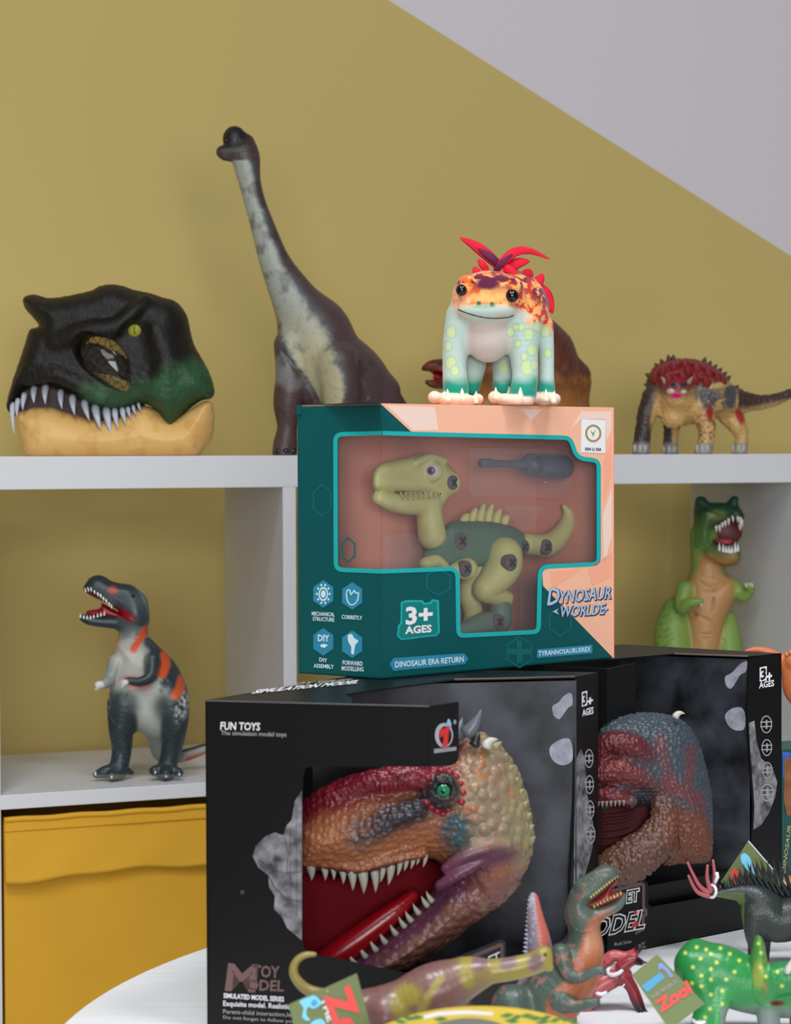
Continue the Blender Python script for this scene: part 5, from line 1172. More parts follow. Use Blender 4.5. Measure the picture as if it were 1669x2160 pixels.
sc.ell(934, 1668, 118, 38, 38, 26, '#2e2b2c', k=16); sc.ell(936, 1668, 150, 22, 18, 22, '#222222', k=6, cut=True)
sc.limb([(640, 1816, 60, 12), (700, 1822, 84, 12), (760, 1830, 94, 13), (830, 1812, 98, 12), (890, 1798, 96, 12)], OB, k=14)
sc.limb([(940, 1832, 92, 10), (980, 1806, 96, 15), (1030, 1790, 92, 14), (1070, 1786, 80, 8)], PU, k=12)
sc.limb([(930, 1868, 92, 12), (970, 1842, 98, 13), (1020, 1815, 92, 10)], PU, k=10)
for i in range(13): x = 770 + i * 9.5; sc.limb([(x, 1620 + (822 - x) * 0.22, 92, 2.6), (x + 6, 1648 + (822 - x) * 0.2, 112, 2.6), (x + 9, 1668 + (822 - x) * 0.2, 122, 1.5)], '#a03545', k=3)
rng = np.random.default_rng(3)
for i in range(0):
    x = rng.uniform(985, 1118); y = rng.uniform(1575, 1800); z = sc.surf(x, y, default=None)
    if z is None: continue
    sc.ell(x, y, z - 3, 12, 9, 7, TA, rot=-50, k=2.5)
def p_h1(q):
    n = q.noise(34, 1) - 0.5; f = q.noise(10, 2) - 0.5
    up = sstep(30, -30, q.py - np.interp(q.px, [640, 760, 860, 960, 1000], [1745, 1700, 1668, 1640, 1600]) + n * 50) * (q.px < 985)
    q.mix(up, RDk); q.mix(up * sstep(0.0, 0.25, f) * 0.5, '#93303c')
    dk = q.line([(760, 1760), (820, 1728), (880, 1706), (905, 1690)], 30, 22) * (0.55 + f); q.mix(dk * 1.3, '#2c2c32'); q.mix(dk * sstep(0.1, 0.2, f), '#5d5d66')
    tan = sstep(935, 1010, q.px + n * 60) * sstep(1850, 1790, q.py); q.mix(tan, '#87735c'); q.mix(tan * sstep(0.05, 0.25, n + f * 0.6), '#a3663f'); q.mix(tan * sstep(1050, 1110, q.px) * 0.6, '#8c8a62')
    q.mix(q.blob(962, 1755, 34, 44, 0, 0.5) * (0.8 + f), '#12454e'); q.mix(q.blob(962, 1752, 20, 26) * sstep(0, 0.1, f), '#1d6470')
    q.mix(q.blob(936, 1664, 34, 36, 0, 0.3), '#232122')
    low_ = sstep(1862, 1900, q.py - (q.px - 960) * -0.25 + 0) * (q.px > 930); jb = sstep(-14, 40, (q.py - np.interp(q.px, [740, 803, 861, 905, 960, 1010, 1110], [2050, 2008, 1966, 1926, 1880, 1850, 1830])) + n * 40)
    q.mix(jb * sstep(1800, 1830, q.py) * (q.px > 730), '#7c5247'); q.mix(q.line([(720, 2046), (790, 2000), (860, 1950), (920, 1890), (960, 1850), (1030, 1800), (1065, 1788)], 34, 22) * sstep(1768, 1806, q.py + n * 20), PU); q.mix(jb * (q.px > 730) * (q.py > 1800) * sstep(0.1, 0.3, n) * 0.6, '#8d6a52')
    q.mix(sstep(0.18, 0.3, f) * (q.py < 1850) * (q.px < 950) * (1 - up) * 0.4, '#b97b4e')
    q.mix(q.line([(640, 1832), (700, 1838), (760, 1846), (830, 1828), (900, 1812)], 7, 4), '#5a2430')
skin1 = mat('head_vinyl', 'vcol', 0.32, 0.45, bump=('scales', 600, 0.25, 0.0005))
def pb1(q):
    nk = sstep(960, 1010, q.px) * sstep(1830, 1790, q.py); jw = sstep(1830, 1870, q.py) * (q.px > 730); lip = q.line([(935, 1850), (980, 1815), (1060, 1788)], 26, 14)
    return [((1 - nk) * (1 - jw) * (1 - lip), 13, 3.2), (nk * (1 - lip), 24, 6.0), (jw * (1 - lip), 19, 3.6)]
sc.build('skull', skin1, hd, p_h1, pebble=pb1)
hs = sc
mo = Sculpt(1.70, 3.0); mo.blob([(620, 1835), (700, 1842), (784, 1850), (850, 1825), (905, 1810), (950, 1850), (910, 1895), (860, 1935), (800, 1982), (740, 2030), (690, 2050), (640, 2040), (610, 1950)], -66, 22, 30, '#6a0c14', tilt=TLT, tx=870)
mo.build('mouth_lining', mat('mouth_vinyl', 'vcol', 0.7, 0.08), hd)
tg = Sculpt(1.70, 2.6); tg.limb([(870, 1890, 10, 14), (830, 1925, 26, 22), (770, 1972, 34, 28), (700, 2022, 40, 28), (660, 2048, 40, 22)], '#8e0a16', k=4); tg.build('tongue', mat('red_tongue', 'vcol', 0.22, 0.55), hd)
t_up = mat('aged_teeth', '#a8a596', 0.35, 0.5)
for x, y, l, r in ((655, 1828, 30, 11), (684, 1830, 28, 9), (702, 1832, 25, 7), (722, 1834, 32, 9), (742, 1838, 42, 11), (765, 1842, 44, 12), (790, 1840, 44, 10), (808, 1834, 28, 7), (825, 1828, 40, 10), (844, 1820, 28, 7), (858, 1816, 22, 6), (872, 1812, 22, 6), (884, 1809, 16, 5), (898, 1806, 24, 6)):
    z = hs.surf(x, y - 4, default=50) - 14; tooth(hd, hs, (x, y - 4, z), (x + (2 if x < 800 else -6), y + l, z + 2), r, t_up, bend=1.5)
for x, y in ((744, 2030), (766, 2014), (788, 2000), (808, 1984), (830, 1966), (848, 1950), (862, 1938), (878, 1922), (896, 1906), (906, 1896)):
    z = hs.surf(x + 10, y + 10, default=60) - 8; tooth(hd, hs, (x + 7, y + 6, z), (x - 7, y - 17, z + 4), 7, t_up, bend=1.5)
eye(hd, hs, 936, 1667, 124, 18, mat('eye_dark', '#1c2420', 0.15), mat('green_iris', '#1d7a52', 0.12), 0.75, rp=0.25, look=(-0.1, -1, 0))
redb = mat('red_bump', '#8a1a2a', 0.3)
for x, y, r in ((903, 1640, 8), (915, 1630, 9), (930, 1626, 9), (948, 1630, 9), (962, 1638, 8), (972, 1652, 7), (976, 1672, 8), (973, 1692, 8), (900, 1692, 8), (910, 1702, 8), (922, 1710, 9), (935, 1716, 8), (946, 1708, 7)):
    mesh_obj('eye_bump', *ball_mesh(hs.P(x, y, hs.surf(x, y, default=110)), r * hs.m, 10, 8, (1.1, 0.8, 0.85)), redb, hd, smooth=True)
hg = mat('grey_horn', '#5c5f66', 0.3, 0.5); hw = mat('white_horn', '#b9b6ac', 0.35)
tooth(hd, hs, (983, 1550, 60), (1016, 1496, 66), 17, hg, name='horn', bend=-4); tooth(hd, hs, (964, 1560, 30), (976, 1512, 20), 14, hg, name='horn')
tooth(hd, hs, (1024, 1578, 60), (1052, 1560, 60), 12, hw, name='horn', bend=7); tooth(hd, hs, (1000, 1572, 66), (1012, 1546, 70), 12, mat('black_horn', '#1c1a1c', 0.35), name='horn')
for i in range(9): 
    a = i / 8; x = 1052 + 72 * math.sin(a * 1.45); y = 1572 + 200 * a; tooth(hd, hs, (x - 10, y + 6, 10), (x + 7, y - 8, 14), 11, mat('neck_scale', '#8a8360', 0.4), name='neck_scale')

# ---- crested head behind
sc = Sculpt(1.885, 2.0, soft=6)
h2 = thing('dinosaur_puppet', 'blue-grey pebbled dinosaur head with dark red crest in the rear black box', 'toy dinosaur', (*sc.P(1370, 1870)[:2], TZ + 0.004))
BG, RC, JB = '#3a444c', '#5a1a20', '#5b3c30'
sc.blob([(1258, 1560), (1264, 1528), (1294, 1508), (1338, 1502), (1400, 1506), (1448, 1526), (1478, 1572), (1498, 1640), (1507, 1706), (1505, 1775), (1492, 1812), (1440, 1812), (1400, 1790), (1360, 1700), (1300, 1690), (1262, 1700), (1256, 1630)], -20, 92, 90, BG, smooth=3, tilt=-0.3, tx=1400)
sc.limb([(1262, 1596, 66, 18), (1282, 1568, 84, 20), (1330, 1572, 88, 22), (1362, 1592, 76, 16)], RC, k=16)
sc.limb([(1264, 1630, 80, 20), (1310, 1624, 84, 24), (1350, 1640, 76, 16), (1392, 1660, 60, 12)], RC, k=14)
sc.limb([(1262, 1680, 80, 16), (1290, 1676, 86, 18), (1330, 1690, 80, 14)], RC, k=12)
sc.limb([(1396, 1680, 50, 20), (1400, 1730, 66, 30), (1380, 1776, 76, 40), (1335, 1812, 84, 46), (1292, 1832, 84, 38), (1264, 1842, 80, 26)], JB, k=14)
sc.limb([(1420, 1670, 40, 12), (1446, 1690, 44, 14), (1470, 1740, 20, 14), (1480, 1800, 4, 12)], BG, k=14)
sc.blob([(1385, 1720), (1430, 1690), (1470, 1700), (1498, 1760), (1494, 1812), (1440, 1820), (1390, 1816)], -16, 50, 40, '#6a3f2c', k=16); sc.blob([(1420, 1700), (1460, 1700), (1492, 1760), (1492, 1810), (1440, 1806), (1428, 1770)], 0, 40, 40, '#6a3f2c', k=16)
def p_h2(q):
    n = q.noise(26, 1) - 0.5; f = q.noise(7, 2) - 0.5
    q.mix(sstep(0.1, 0.25, f) * (q.c[:, 2] > q.c[:, 0]) * 0.5, '#58626a')
    for a in (([(1392, 1560), (1408, 1620), (1416, 1660)], 12), ([(1458, 1580), (1456, 1630), (1448, 1668)], 11), ([(1410, 1650), (1440, 1676), (1478, 1690)], 14), ([(1470, 1680), (1488, 1740)], 8)): q.mix(q.line(*a, 10) * (0.55 + f), '#6d2f30')
    q.mix(q.blob(1450, 1760, 44, 60, -15) * sstep(1680, 1720, q.py + n * 30), '#6b3d2b'); q.mix(q.blob(1290, 1640, 70, 50) * sstep(0.0, 0.2, n + 0.1) * 0.5, '#7a2f26')
    q.mix(q.blob(1340, 1690, 12, 20) * 0.6, '#4a5158')
sc.build('skull', mat('pebbled_vinyl', 'vcol', 0.36, 0.42, bump=('scales', 600, 0.2, 0.0005)), h2, p_h2, pebble=lambda q: [(sstep(0, 1, 1 - (q.w[4] > 0.5)), 9.5, 3.0), ((q.w[4] > 0.5) * 1.0, 12, 4.5)])
m2 = Sculpt(1.885, 3.0); m2.blob([(1258, 1690), (1300, 1690), (1360, 1690), (1372, 1720), (1350, 1760), (1300, 1790), (1258, 1800)], 14, 26, 30, '#4a2426')
for i in range(5): m2.limb([(1270, 1722 + i * 15, 42, 3), (1320, 1716 + i * 14, 43, 3), (1350, 1702 + i * 12, 38, 2)], '#4a2426', k=5)
m2.build('mouth_lining', mat('mouth_vinyl', 'vcol', 0.7, 0.08), h2)
teeth(h2, sc, [((x, 1690 - (x - 1270) * 0.05, 100), (x, 1704 - (x - 1270) * 0.05, 100), 4) for x in range(1262, 1320, 9)], mat('dull_teeth', '#8a7a70', 0.4))
tooth(h2, sc, (1424, 1514, 20), (1446, 1506, 20), 8, hw, name='horn', bend=6)

# ================================================================== toys on the round table
FZ = TZ + 0.0004
olive = mat('olive_tag_card', '#6b7847', 0.45, 0.35)
tred = mat('tag_red_ink', '#e8504a', 0.5, 0.3); tblue = mat('tag_blue_ink', '#7fd0f0', 0.5, 0.3); tblue2 = mat('tag_mid_blue_ink', '#4f9cc4', 0.5, 0.3); nylon = mat('white_nylon_tie', '#e9e9ec', 0.3, 0.5)
def tagcard(label, corners, Y, dY, m, nm='price_tag'):
    """thin printed card; corners in px order TL TR BR BL, Y the depth of the first corner, dY the others' extra depth"""
    P = [atY(x, y, Y + d) for (x, y), d in zip(corners, dY)]; n = unit(np.cross(P[1] - P[0], P[2] - P[0])); n = n if n @ (CAM - P[0]) > 0 else -n
    o = thing(nm, label, 'tag', np.mean(P, 0)); f = Face(P[0], n)
    panel('card', f, corners, [], m, o, thick=0.0007); return o, f

# ---- mauve and olive long-necked dinosaur in front of the black box
sc = Sculpt(1.5, 2.6, soft=8)
sa = thing('long_necked_dinosaur_figure', 'mauve and olive long-necked dinosaur figure with curled tail in front of the display box', 'toy dinosaur', (*sc.P(890, 2285)[:2], TZ))
MV, OV = '#795553', '#97883f'
sc.limb([(780, 2135, 0, 48), (850, 2118, 0, 52), (915, 2094, 0, 62), (968, 2068, 0, 46), (1000, 2056, 0, 34)], MV, k=16)
sc.limb([(985, 2060, 0, 38), (1030, 2050, 0, 27), (1075, 2044, 0, 25), (1120, 2034, 2, 24), (1142, 2024, 4, 24)], OV, k=16)
sc.ell(1148, 2012, 4, 17, 17, 18, OV, k=8); sc.limb([(1150, 2030, 6, 16), (1158, 2040, 12, 10)], OV, k=6)
sc.limb([(780, 2130, 0, 40), (735, 2116, -6, 22), (690, 2100, -12, 14), (650, 2088, -14, 12), (626, 2066, -14, 10.5), (619, 2044, -14, 9.5), (628, 2024, -14, 8), (646, 2014, -14, 7), (664, 2013, -14, 5)], OV, k=12)
for x, dz in ((815, 46), (845, -46), (938, 40), (965, -40)): sc.limb([(x, 2140, dz * 0.6, 40), (x - 4, 2200, dz, 27), (x, 2250, dz, 22), (x - 4, 2292, dz + 4, 26)], MV, k=14)
def p_sa(q):
    n = q.noise(30, 1) - 0.5; f = q.noise(12, 2) - 0.5
    q.mix(q.blob(858, 2112, 34, 40, 20) * sstep(-0.2, 0.05, n + 0.1), OV); q.mix(q.line([(930, 2062), (905, 2100), (880, 2150)], 8, 5), '#9a8b45'); q.mix(q.line([(985, 2026), (988, 2070)], 14, 8), OV)
    nk = (q.px > 996)
    for x in (1012, 1072, 1130): q.mix(nk * q.blob(x, 2030, 16, 20, 25), '#7d6264')
    q.mix((q.px > 700) * (q.px < 800) * 0.8, MV); q.mix((q.px < 690) * 1.0, '#8f7f42')
    q.mix(sstep(0.12, 0.3, f) * 0.25, '#5d3f40')
sc.build('body', mat('mauve_vinyl', 'vcol', 0.3, 0.5, bump=('scales', 380, 0.15, 0.0006)), sa, p_sa, floor=FZ)
eye(sa, sc, 1150, 2014, sc.surf(1150, 2014) - 2, 4, gloss_k)

tg1, tf1 = tagcard('olive swing tag with red lettering hanging from the long-necked dinosaur', [(609, 2119), (753, 2053), (800, 2235), (650, 2290)], 1.43, (0, 0.005, 0, 0), olive)
text(tf1, 'Zool', (686, 2106), (742, 2262), (735, 2080), tred, tg1, 0.05); text(tf1, 'THE WORLD', (676, 2108), (724, 2262), (688, 2101), ink_w, tg1, 0.03)
decal('blue_dinosaur_print', tf1, smooth_loop([(632, 2112), (650, 2104), (664, 2100), (678, 2116), (662, 2128), (650, 2124), (646, 2140), (654, 2150), (648, 2153), (638, 2146), (640, 2126)], 4), tblue, tg1)
decal('blue_dinosaur_print', tf1, smooth_loop([(655, 2160), (670, 2150), (682, 2152), (690, 2172), (676, 2190), (660, 2184)], 4), tblue, tg1)
decal('blue_dinosaur_print', tf1, smooth_loop([(656, 2116), (664, 2108), (670, 2116), (662, 2122)], 4), tblue2, tg1, off=0.0007)
mesh_obj('tie', *tube_mesh([tf1.at(690, 2090), atY(700, 2082, 1.46), atY(720, 2085, 1.49)], 0.0007, 6), nylon, tg1, smooth=True)

# ---- round yellow card at the front
RY = 1.38; c0 = atY(1015, 2262, RY)
rc = thing('round_card', 'round yellow card with green leaves and grey centre at the table front', 'card', (c0[0], c0[1], TZ))
rf = Face(c0, unit(CAM - c0) * np.array([1, 1, 0])); outer = [(x, y) for x, y in circle_px(1015, 2262, 290, 136, 72)]
yelc = mat('yellow_card', '#d9bb3c', 0.4, 0.4, noise=(30, 0.12)); panel('card', rf, outer, [], yelc, rc, thick=0.005)
decal('grey_centre', rf, circle_px(990, 2262, 150, 114, 48), mat('grey_card_print', '#6b6f66', 0.5), rc)
decal('white_print', rf, [(893, 2142), (925, 2134), (985, 2131), (1040, 2135), (1040, 2142), (985, 2139), (925, 2142), (895, 2150)], ink_w, rc)
lg_ = mat('leaf_print_green', '#3f7a36', 0.5)
rngl = np.random.default_rng(5)
for x, y in ((845, 2155), (862, 2148), (880, 2146), (1070, 2142), (1090, 2146), (1112, 2143), (1130, 2148), (1152, 2147), (1172, 2152), (1190, 2150), (1080, 2154), (1145, 2156), (930, 2150), (1210, 2156)):
    a = rngl.uniform(-0.6, 0.6); dx, dy = 16 * math.cos(a), 7 * math.sin(a); decal('leaf_print', rf, [(x - dx, y - dy), (x, y - 5), (x + dx, y + dy), (x, y + 5)], lg_, rc)

# ---- teal-grey meat eater roaring in front of the boxes
sc = Sculpt(1.60, 2.3, soft=6)
rp = thing('meat_eater_figure', 'teal-grey meat-eating dinosaur figure with orange belly and open jaws by the boxes', 'toy dinosaur', (*sc.P(1170, 2240)[:2], TZ))
TG, OG = '#49584f', '#a65c36'
sc.blob([(1196, 1910), (1204, 1880), (1224, 1864), (1248, 1840), (1272, 1825), (1292, 1828), (1306, 1838), (1305, 1850), (1296, 1854), (1284, 1868), (1270, 1882), (1250, 1898), (1236, 1904), (1244, 1912), (1262, 1908), (1288, 1900), (1308, 1886), (1320, 1884), (1318, 1904), (1302, 1922), (1280, 1934), (1252, 1954), (1222, 1960), (1200, 1945)], 0, 34, 24, TG, smooth=3)
sc.limb([(1228, 1870, 14, 16), (1262, 1846, 20, 13), (1290, 1838, 20, 9)], TG, k=8)
sc.limb([(1226, 1930, 0, 34), (1234, 1970, 0, 34), (1232, 2010, 0, 42), (1206, 2055, 0, 58), (1160, 2110, 0, 66), (1120, 2160, -6, 62)], TG, k=14)
sc.limb([(1184, 2010, 40, 20), (1196, 2050, 56, 15), (1222, 2062, 66, 12), (1262, 2046, 74, 10), (1272, 2050, 76, 8)], TG, k=7)
sc.limb([(1180, 2110, 50, 26), (1214, 2122, 66, 14), (1244, 2116, 76, 11), (1258, 2112, 80, 8)], TG, k=7)
sc.limb([(1080, 2120, 30, 44), (1100, 2170, 40, 36), (1090, 2215, 40, 22), (1100, 2246, 46, 24)], TG, k=12); sc.limb([(1180, 2160, -40, 40), (1196, 2215, -40, 22), (1206, 2246, -36, 24)], TG, k=12)
sc.limb([(1110, 2120, -50, 40), (1140, 2040, -70, 30), (1138, 1985, -74, 25), (1130, 1940, -76, 19), (1126, 1900, -78, 12), (1125, 1890, -78, 8)], '#8d8291', k=14)
def p_rp(q):
    n = q.noise(18, 1) - 0.5; f = q.noise(8, 2) - 0.5
    fr = q.px - np.interp(q.py, [1900, 1950, 1985, 2040, 2090, 2150], [1286, 1240, 1226, 1206, 1168, 1128])
    q.mix(sstep(-6, 12, fr + n * 24) * sstep(1912, 1940, q.py) * (q.px > 1150) * (q.w[3] + q.w[4] + q.w[7] < 0.5), OG); q.mix(sstep(1935, 1965, q.py) * sstep(2030, 1990, q.py) * sstep(-2, 22, fr) * 0.7, '#b98468')
    q.mix(sstep(0.12, 0.2, n + f * 0.4) * (q.px < 1230) * (q.py > 1990) * 0.7, '#9c6a5e'); q.mix(sstep(0.05, 0.2, f) * (q.py < 1960) * 0.5, '#6f4a45'); pass
    tl = (q.px < 1160) * (q.py < 2020); q.mix(tl * sstep(-2, 8, q.px - (1126 + (q.py - 1890) * 0.08)), '#c46a5e'); q.mix(tl * sstep(0.05, 0.15, f) * (q.px < 1128) * 0.6, '#c2c2cf')
    q.mix(q.blob(1222, 1890, 12, 4, -35) * 0.6, '#8a2f2c')
sc.build('body', mat('teal_vinyl', 'vcol', 0.36, 0.5, bump=('scales', 480, 0.3, 0.0007)), rp, p_rp, floor=FZ)
mo = Sculpt(1.60, 2.2); mo.blob([(1230, 1902), (1255, 1890), (1282, 1866), (1302, 1848), (1304, 1856), (1290, 1880), (1316, 1884), (1290, 1904), (1255, 1914), (1236, 1912)], 2, 22, 14, '#7d1a1a'); mo.build('mouth_lining', mat('red_mouth_skin', 'vcol', 0.3, 0.5), rp)
ytm = mat('yellow_teeth', '#c9bb6a', 0.4)
teeth(rp, sc, [((1302 - i * 5.6, 1846 + i * 4.4, 20 + 4 * min(i, 3)), (1303 - i * 5.4, 1853 + i * 4.3, 22 + 4 * min(i, 3)), 2.2) for i in range(11)] + [((1254 + i * 7, 1914 - i * 3.6 + (i > 5) * 2, 26), (1253 + i * 7, 1908 - i * 3.6, 28), 2.2) for i in range(9)], ytm)
teeth(rp, sc, [((1119 - i * 0.5, 1900 + i * 9, -76), (1113 - i * 0.9, 1898 + i * 9, -74), 5) for i in range(13)], mat('lavender_frill', '#a5a0b2', 0.4), name='tail_frill')
eye(rp, sc, 1232, 1868, sc.surf(1232, 1868) - 2, 4.5, mat('amber_eye', '#b5892a', 0.2), gloss_k, 0.5, pupil=None)
for hx, hy, hz in ((1272, 2050, 78), (1258, 2112, 82)):
    for k in (-1, 0, 1): tooth(rp, sc, (hx - 2, hy + 3 * k, hz), (hx + 10, hy + 5 + 4 * k, hz + 3), 3, claw_k, name='claw')

# ---- small dark red dinosaur lying beside it
sc = Sculpt(1.69, 1.8, soft=5)
rr = thing('red_dinosaur_figure', 'small dark red clawed dinosaur figure lying on the table tied with white nylon', 'toy dinosaur', (*sc.P(1300, 2130)[:2], TZ))
R1, R2 = '#8a2330', '#b9575a'
sc.limb([(1226, 2150, 0, 24), (1236, 2112, 4, 23), (1256, 2086, 6, 22), (1290, 2066, 6, 20), (1318, 2056, 4, 16)], R2, k=8)
sc.limb([(1262, 2050, -12, 14), (1290, 2018, -10, 13), (1318, 2018, -6, 11), (1338, 2010, 0, 9), (1350, 1998, 4, 8)], R2, k=7); sc.limb([(1312, 2040, 8, 14), (1334, 2026, 10, 11), (1352, 2030, 10, 7)], R1, k=6)
sc.limb([(1314, 2060, 10, 16), (1332, 2082, 14, 13), (1342, 2106, 16, 13), (1350, 2124, 18, 11), (1356, 2134, 22, 8)], R1, k=6)
sc.limb([(1240, 2130, -10, 18), (1250, 2160, -10, 14)], R2, k=6)
def p_rr(q): n = q.noise(14, 1); q.mix(sstep(0.45, 0.6, n) * 0.7, R1); q.mix(sstep(2092, 2126, q.py) * (q.px > 1325), '#2a1216'); q.mix(q.blob(1350, 1998, 12, 12) + q.blob(1350, 2028, 12, 10), '#2b1418')
sc.build('body', mat('red_vinyl', 'vcol', 0.28, 0.5), rr, p_rr, floor=FZ)
for a, b_ in (((1352, 1994, 6), (1362, 1986, 8)), ((1354, 1999, 8), (1366, 1997, 10)), ((1350, 2128, 26), (1360, 2142, 34)), ((1356, 2126, 22), (1368, 2136, 28)), ((1346, 2130, 28), (1350, 2144, 36)), ((1354, 2030, 12), (1366, 2030, 16))): tooth(rr, sc, a, b_, 4, claw_k, name='claw')
loop = [sc.P(1258 + 20 * math.cos(t) * 1.0, 2080 + 14 * math.sin(t) + 10 * math.cos(t), 22 * math.sin(t + 0.6) + 6) for t in np.linspace(0, 6.283, 30)]
mesh_obj('tie', *tube_mesh(loop, 0.0016, 8), nylon, rr, smooth=True); loop2 = [sc.P(1298 + 16 * math.cos(t), 2046 + 10 * math.sin(t) - 4 * math.cos(t), 20 * math.sin(t) + 10) for t in np.linspace(0, 6.283, 24)]
mesh_obj('tie', *tube_mesh(loop2, 0.0016, 8), nylon, rr, smooth=True)
mesh_obj('tie', *tube_mesh([sc.P(1272, 2094, 20), sc.P(1300, 2098, 24), sc.P(1318, 2076, 26)], 0.0006, 6), nylon, rr, smooth=True)

tg2, tf2 = tagcard('olive swing tag with blue block and red lettering leaning by the green dinosaur', [(1333, 2057), (1387, 2013), (1487, 2117), (1413, 2172)], 1.585, (0, 0.004, 0, 0), olive)
decal('blue_block', tf2, [(1353, 2080), (1392, 2051), (1403, 2061), (1366, 2093)], tblue2, tg2)
decal('blue_outline', tf2, [(1388, 2034), (1396, 2030), (1412, 2046), (1421, 2060), (1414, 2062), (1404, 2048), (1396, 2042), (1390, 2046)], mat('tag_violet_blue_ink', '#7a8cc4', 0.5), tg2)
text(tf2, 'Zool', (1396, 2134), (1460, 2092), (1384, 2112), tred, tg2, 0.05) ; text(tf2, 'THE WORLD', (1378, 2108), (1430, 2072), (1372, 2102), ink_g, tg2, 0.02)

# ---- green dinosaur with yellow dots
sc = Sculpt(1.62, 2.3, soft=6)
gd = thing('horned_dinosaur_figure', 'bright green horned dinosaur figure with yellow dots at the table front', 'toy dinosaur', (*sc.P(1580, 2182)[:2], TZ))
GN = '#22823f'
sc.limb([(1466, 2036, 0, 44), (1510, 2050, 0, 60), (1570, 2074, 0, 60), (1640, 2092, 0, 54), (1700, 2098, 4, 48)], GN, k=16)
sc.blob([(1586, 2090), (1584, 2030), (1588, 1992), (1598, 1973), (1610, 1982), (1618, 2020), (1626, 2060), (1632, 2100), (1610, 2120)], 40, 26, 20, '#4a8a42', k=12)
sc.limb([(1626, 2070, 46, 34), (1664, 2062, 56, 34), (1710, 2070, 64, 28), (1760, 2090, 70, 18)], GN, k=12)
sc.limb([(1478, 2070, 30, 36), (1492, 2116, 40, 26), (1480, 2150, 44, 20), (1476, 2186, 48, 22)], GN, k=10); sc.limb([(1522, 2100, 40, 26), (1512, 2140, 50, 20), (1508, 2186, 52, 22)], '#2f9248', k=10)
sc.limb([(1620, 2120, 40, 26), (1624, 2186, 44, 22)], GN, k=10); sc.limb([(1690, 2130, -20, 26), (1690, 2186, -20, 22)], GN, k=10); sc.limb([(1470, 2010, -20, 30), (1440, 2050, -34, 18), (1428, 2100, -40, 10), (1420, 2150, -44, 5)], GN, k=14)
def p_gd(q):
    n = q.noise(16, 1) - 0.5
    q.mix(sstep(2110, 2140, q.py + n * 12) * (q.px > 1520) * (q.px < 1690), '#77807c'); q.mix(sstep(0.1, 0.3, n) * 0.4, '#3a9a4c')
    for x, y in ((1470, 1998), (1490, 2003), (1478, 2022), (1500, 2012), (1520, 2000), (1540, 2012), (1500, 2044), (1480, 2058), (1460, 2074), (1500, 2066), (1532, 2066), (1524, 2090), (1500, 2098), (1498, 2128), (1524, 2118), (1480, 2080), (1560, 2026), (1550, 2050), (1600, 1990), (1606, 2010), (1604, 2040), (1616, 2060), (1640, 2050), (1650, 2080), (1488, 2146), (1476, 2155), (1446, 2010), (1462, 2040), (1512, 2030)): q.mix(q.blob(x, y, 4.0, 4.0, 0, 0.5) * 0.9, '#cfd058')
    q.mix(q.blob(1612, 2050, 10, 50) * sstep(0.0, 0.2, n) * 0.7, '#b0702f'); q.mix(q.blob(1640, 2116, 16, 6), '#5c1a12'); q.mix(q.blob(1600, 2056, 12, 30) * 0.3, '#e0c24a')
sc.build('body', mat('green_dot_vinyl', 'vcol', 0.34, 0.5, bump=('scales', 480, 0.2, 0.0006)), gd, p_gd, floor=FZ)
for x, dz in ((1640, 84), (1662, 60)): tooth(gd, sc, (x + 20, 2050, dz), (x + 50, 2000, dz + 30), 8, ivory, name='horn')
mesh_obj('tie', *tube_mesh([sc.P(1476 + 14 * math.cos(t), 2150 + 8 * math.sin(t), 44 + 26 * math.sin(t)) for t in np.linspace(0, 6.283, 24)], 0.0014, 8), nylon, gd, smooth=True)
eye(gd, sc, 1690, 2058, sc.surf(1690, 2058, default=80) - 2, 4, gloss_k)

# ---- dark plated dinosaur with black spines
sc = Sculpt(1.83, 2.2, soft=6)
sp = thing('spiny_dinosaur_figure', 'dark green dinosaur figure with black back spines and pink tail spikes', 'toy dinosaur', (*sc.P(1610, 2040)[:2], TZ))
DS = '#27322d'
sc.limb([(1505, 1884, 10, 7), (1535, 1884, 8, 12), (1565, 1884, 4, 20), (1592, 1896, 0, 34), (1612, 1920, 0, 46), (1640, 1940, 0, 48), (1700, 1930, 0, 44), (1750, 1945, 0, 26), (1790, 1980, 10, 16)], DS, k=12)
sc.limb([(1590, 1930, 20, 26), (1588, 1970, 28, 17), (1590, 2000, 30, 12), (1586, 2048, 36, 14)], DS, k=10); sc.limb([(1610, 1940, -20, 22), (1606, 2046, -26, 14)], DS, k=10)
sc.limb([(1690, 1950, 24, 22), (1694, 2000, 30, 14), (1690, 2048, 34, 15)], DS, k=10); sc.limb([(1710, 1950, -24, 20), (1716, 2048, -28, 14)], DS, k=10)
def p_sp(q):
    n = q.noise(20, 1) - 0.5; q.mix(sstep(0.05, 0.2, n) * 0.6, '#3a2f33'); q.mix((q.px < 1570) * sstep(1882, 1892, q.py), '#5c6a2e'); q.mix(q.blob(1560, 1900, 12, 14), '#4c5f2a')
sc.build('body', mat('dark_green_vinyl', 'vcol', 0.36, 0.45, bump=('scales', 420, 0.3, 0.0008)), sp, p_sp, floor=FZ)
ptm = mat('pink_spike', '#a8565a', 0.4); bsp = mat('black_spine', '#1c2024', 0.35)
for pts in ([(1496, 1884, 14), (1474, 1866, 18), (1450, 1818, 22)], [(1500, 1882, 14), (1492, 1852, 18), (1493, 1824, 20)], [(1506, 1878, 12), (1508, 1848, 16), (1504, 1813, 18)], [(1496, 1890, 14), (1470, 1880, 20), (1452, 1846, 26)]):
    q = smooth_loop(np.array(pts, float), 5, closed=False); n = len(q); mesh_obj('tail_spike', *tube_mesh([sc.P(*p) for p in q], [sc.m * (6 - 3.6 * i / n) for i in range(n)], 8), ptm, sp, smooth=True)
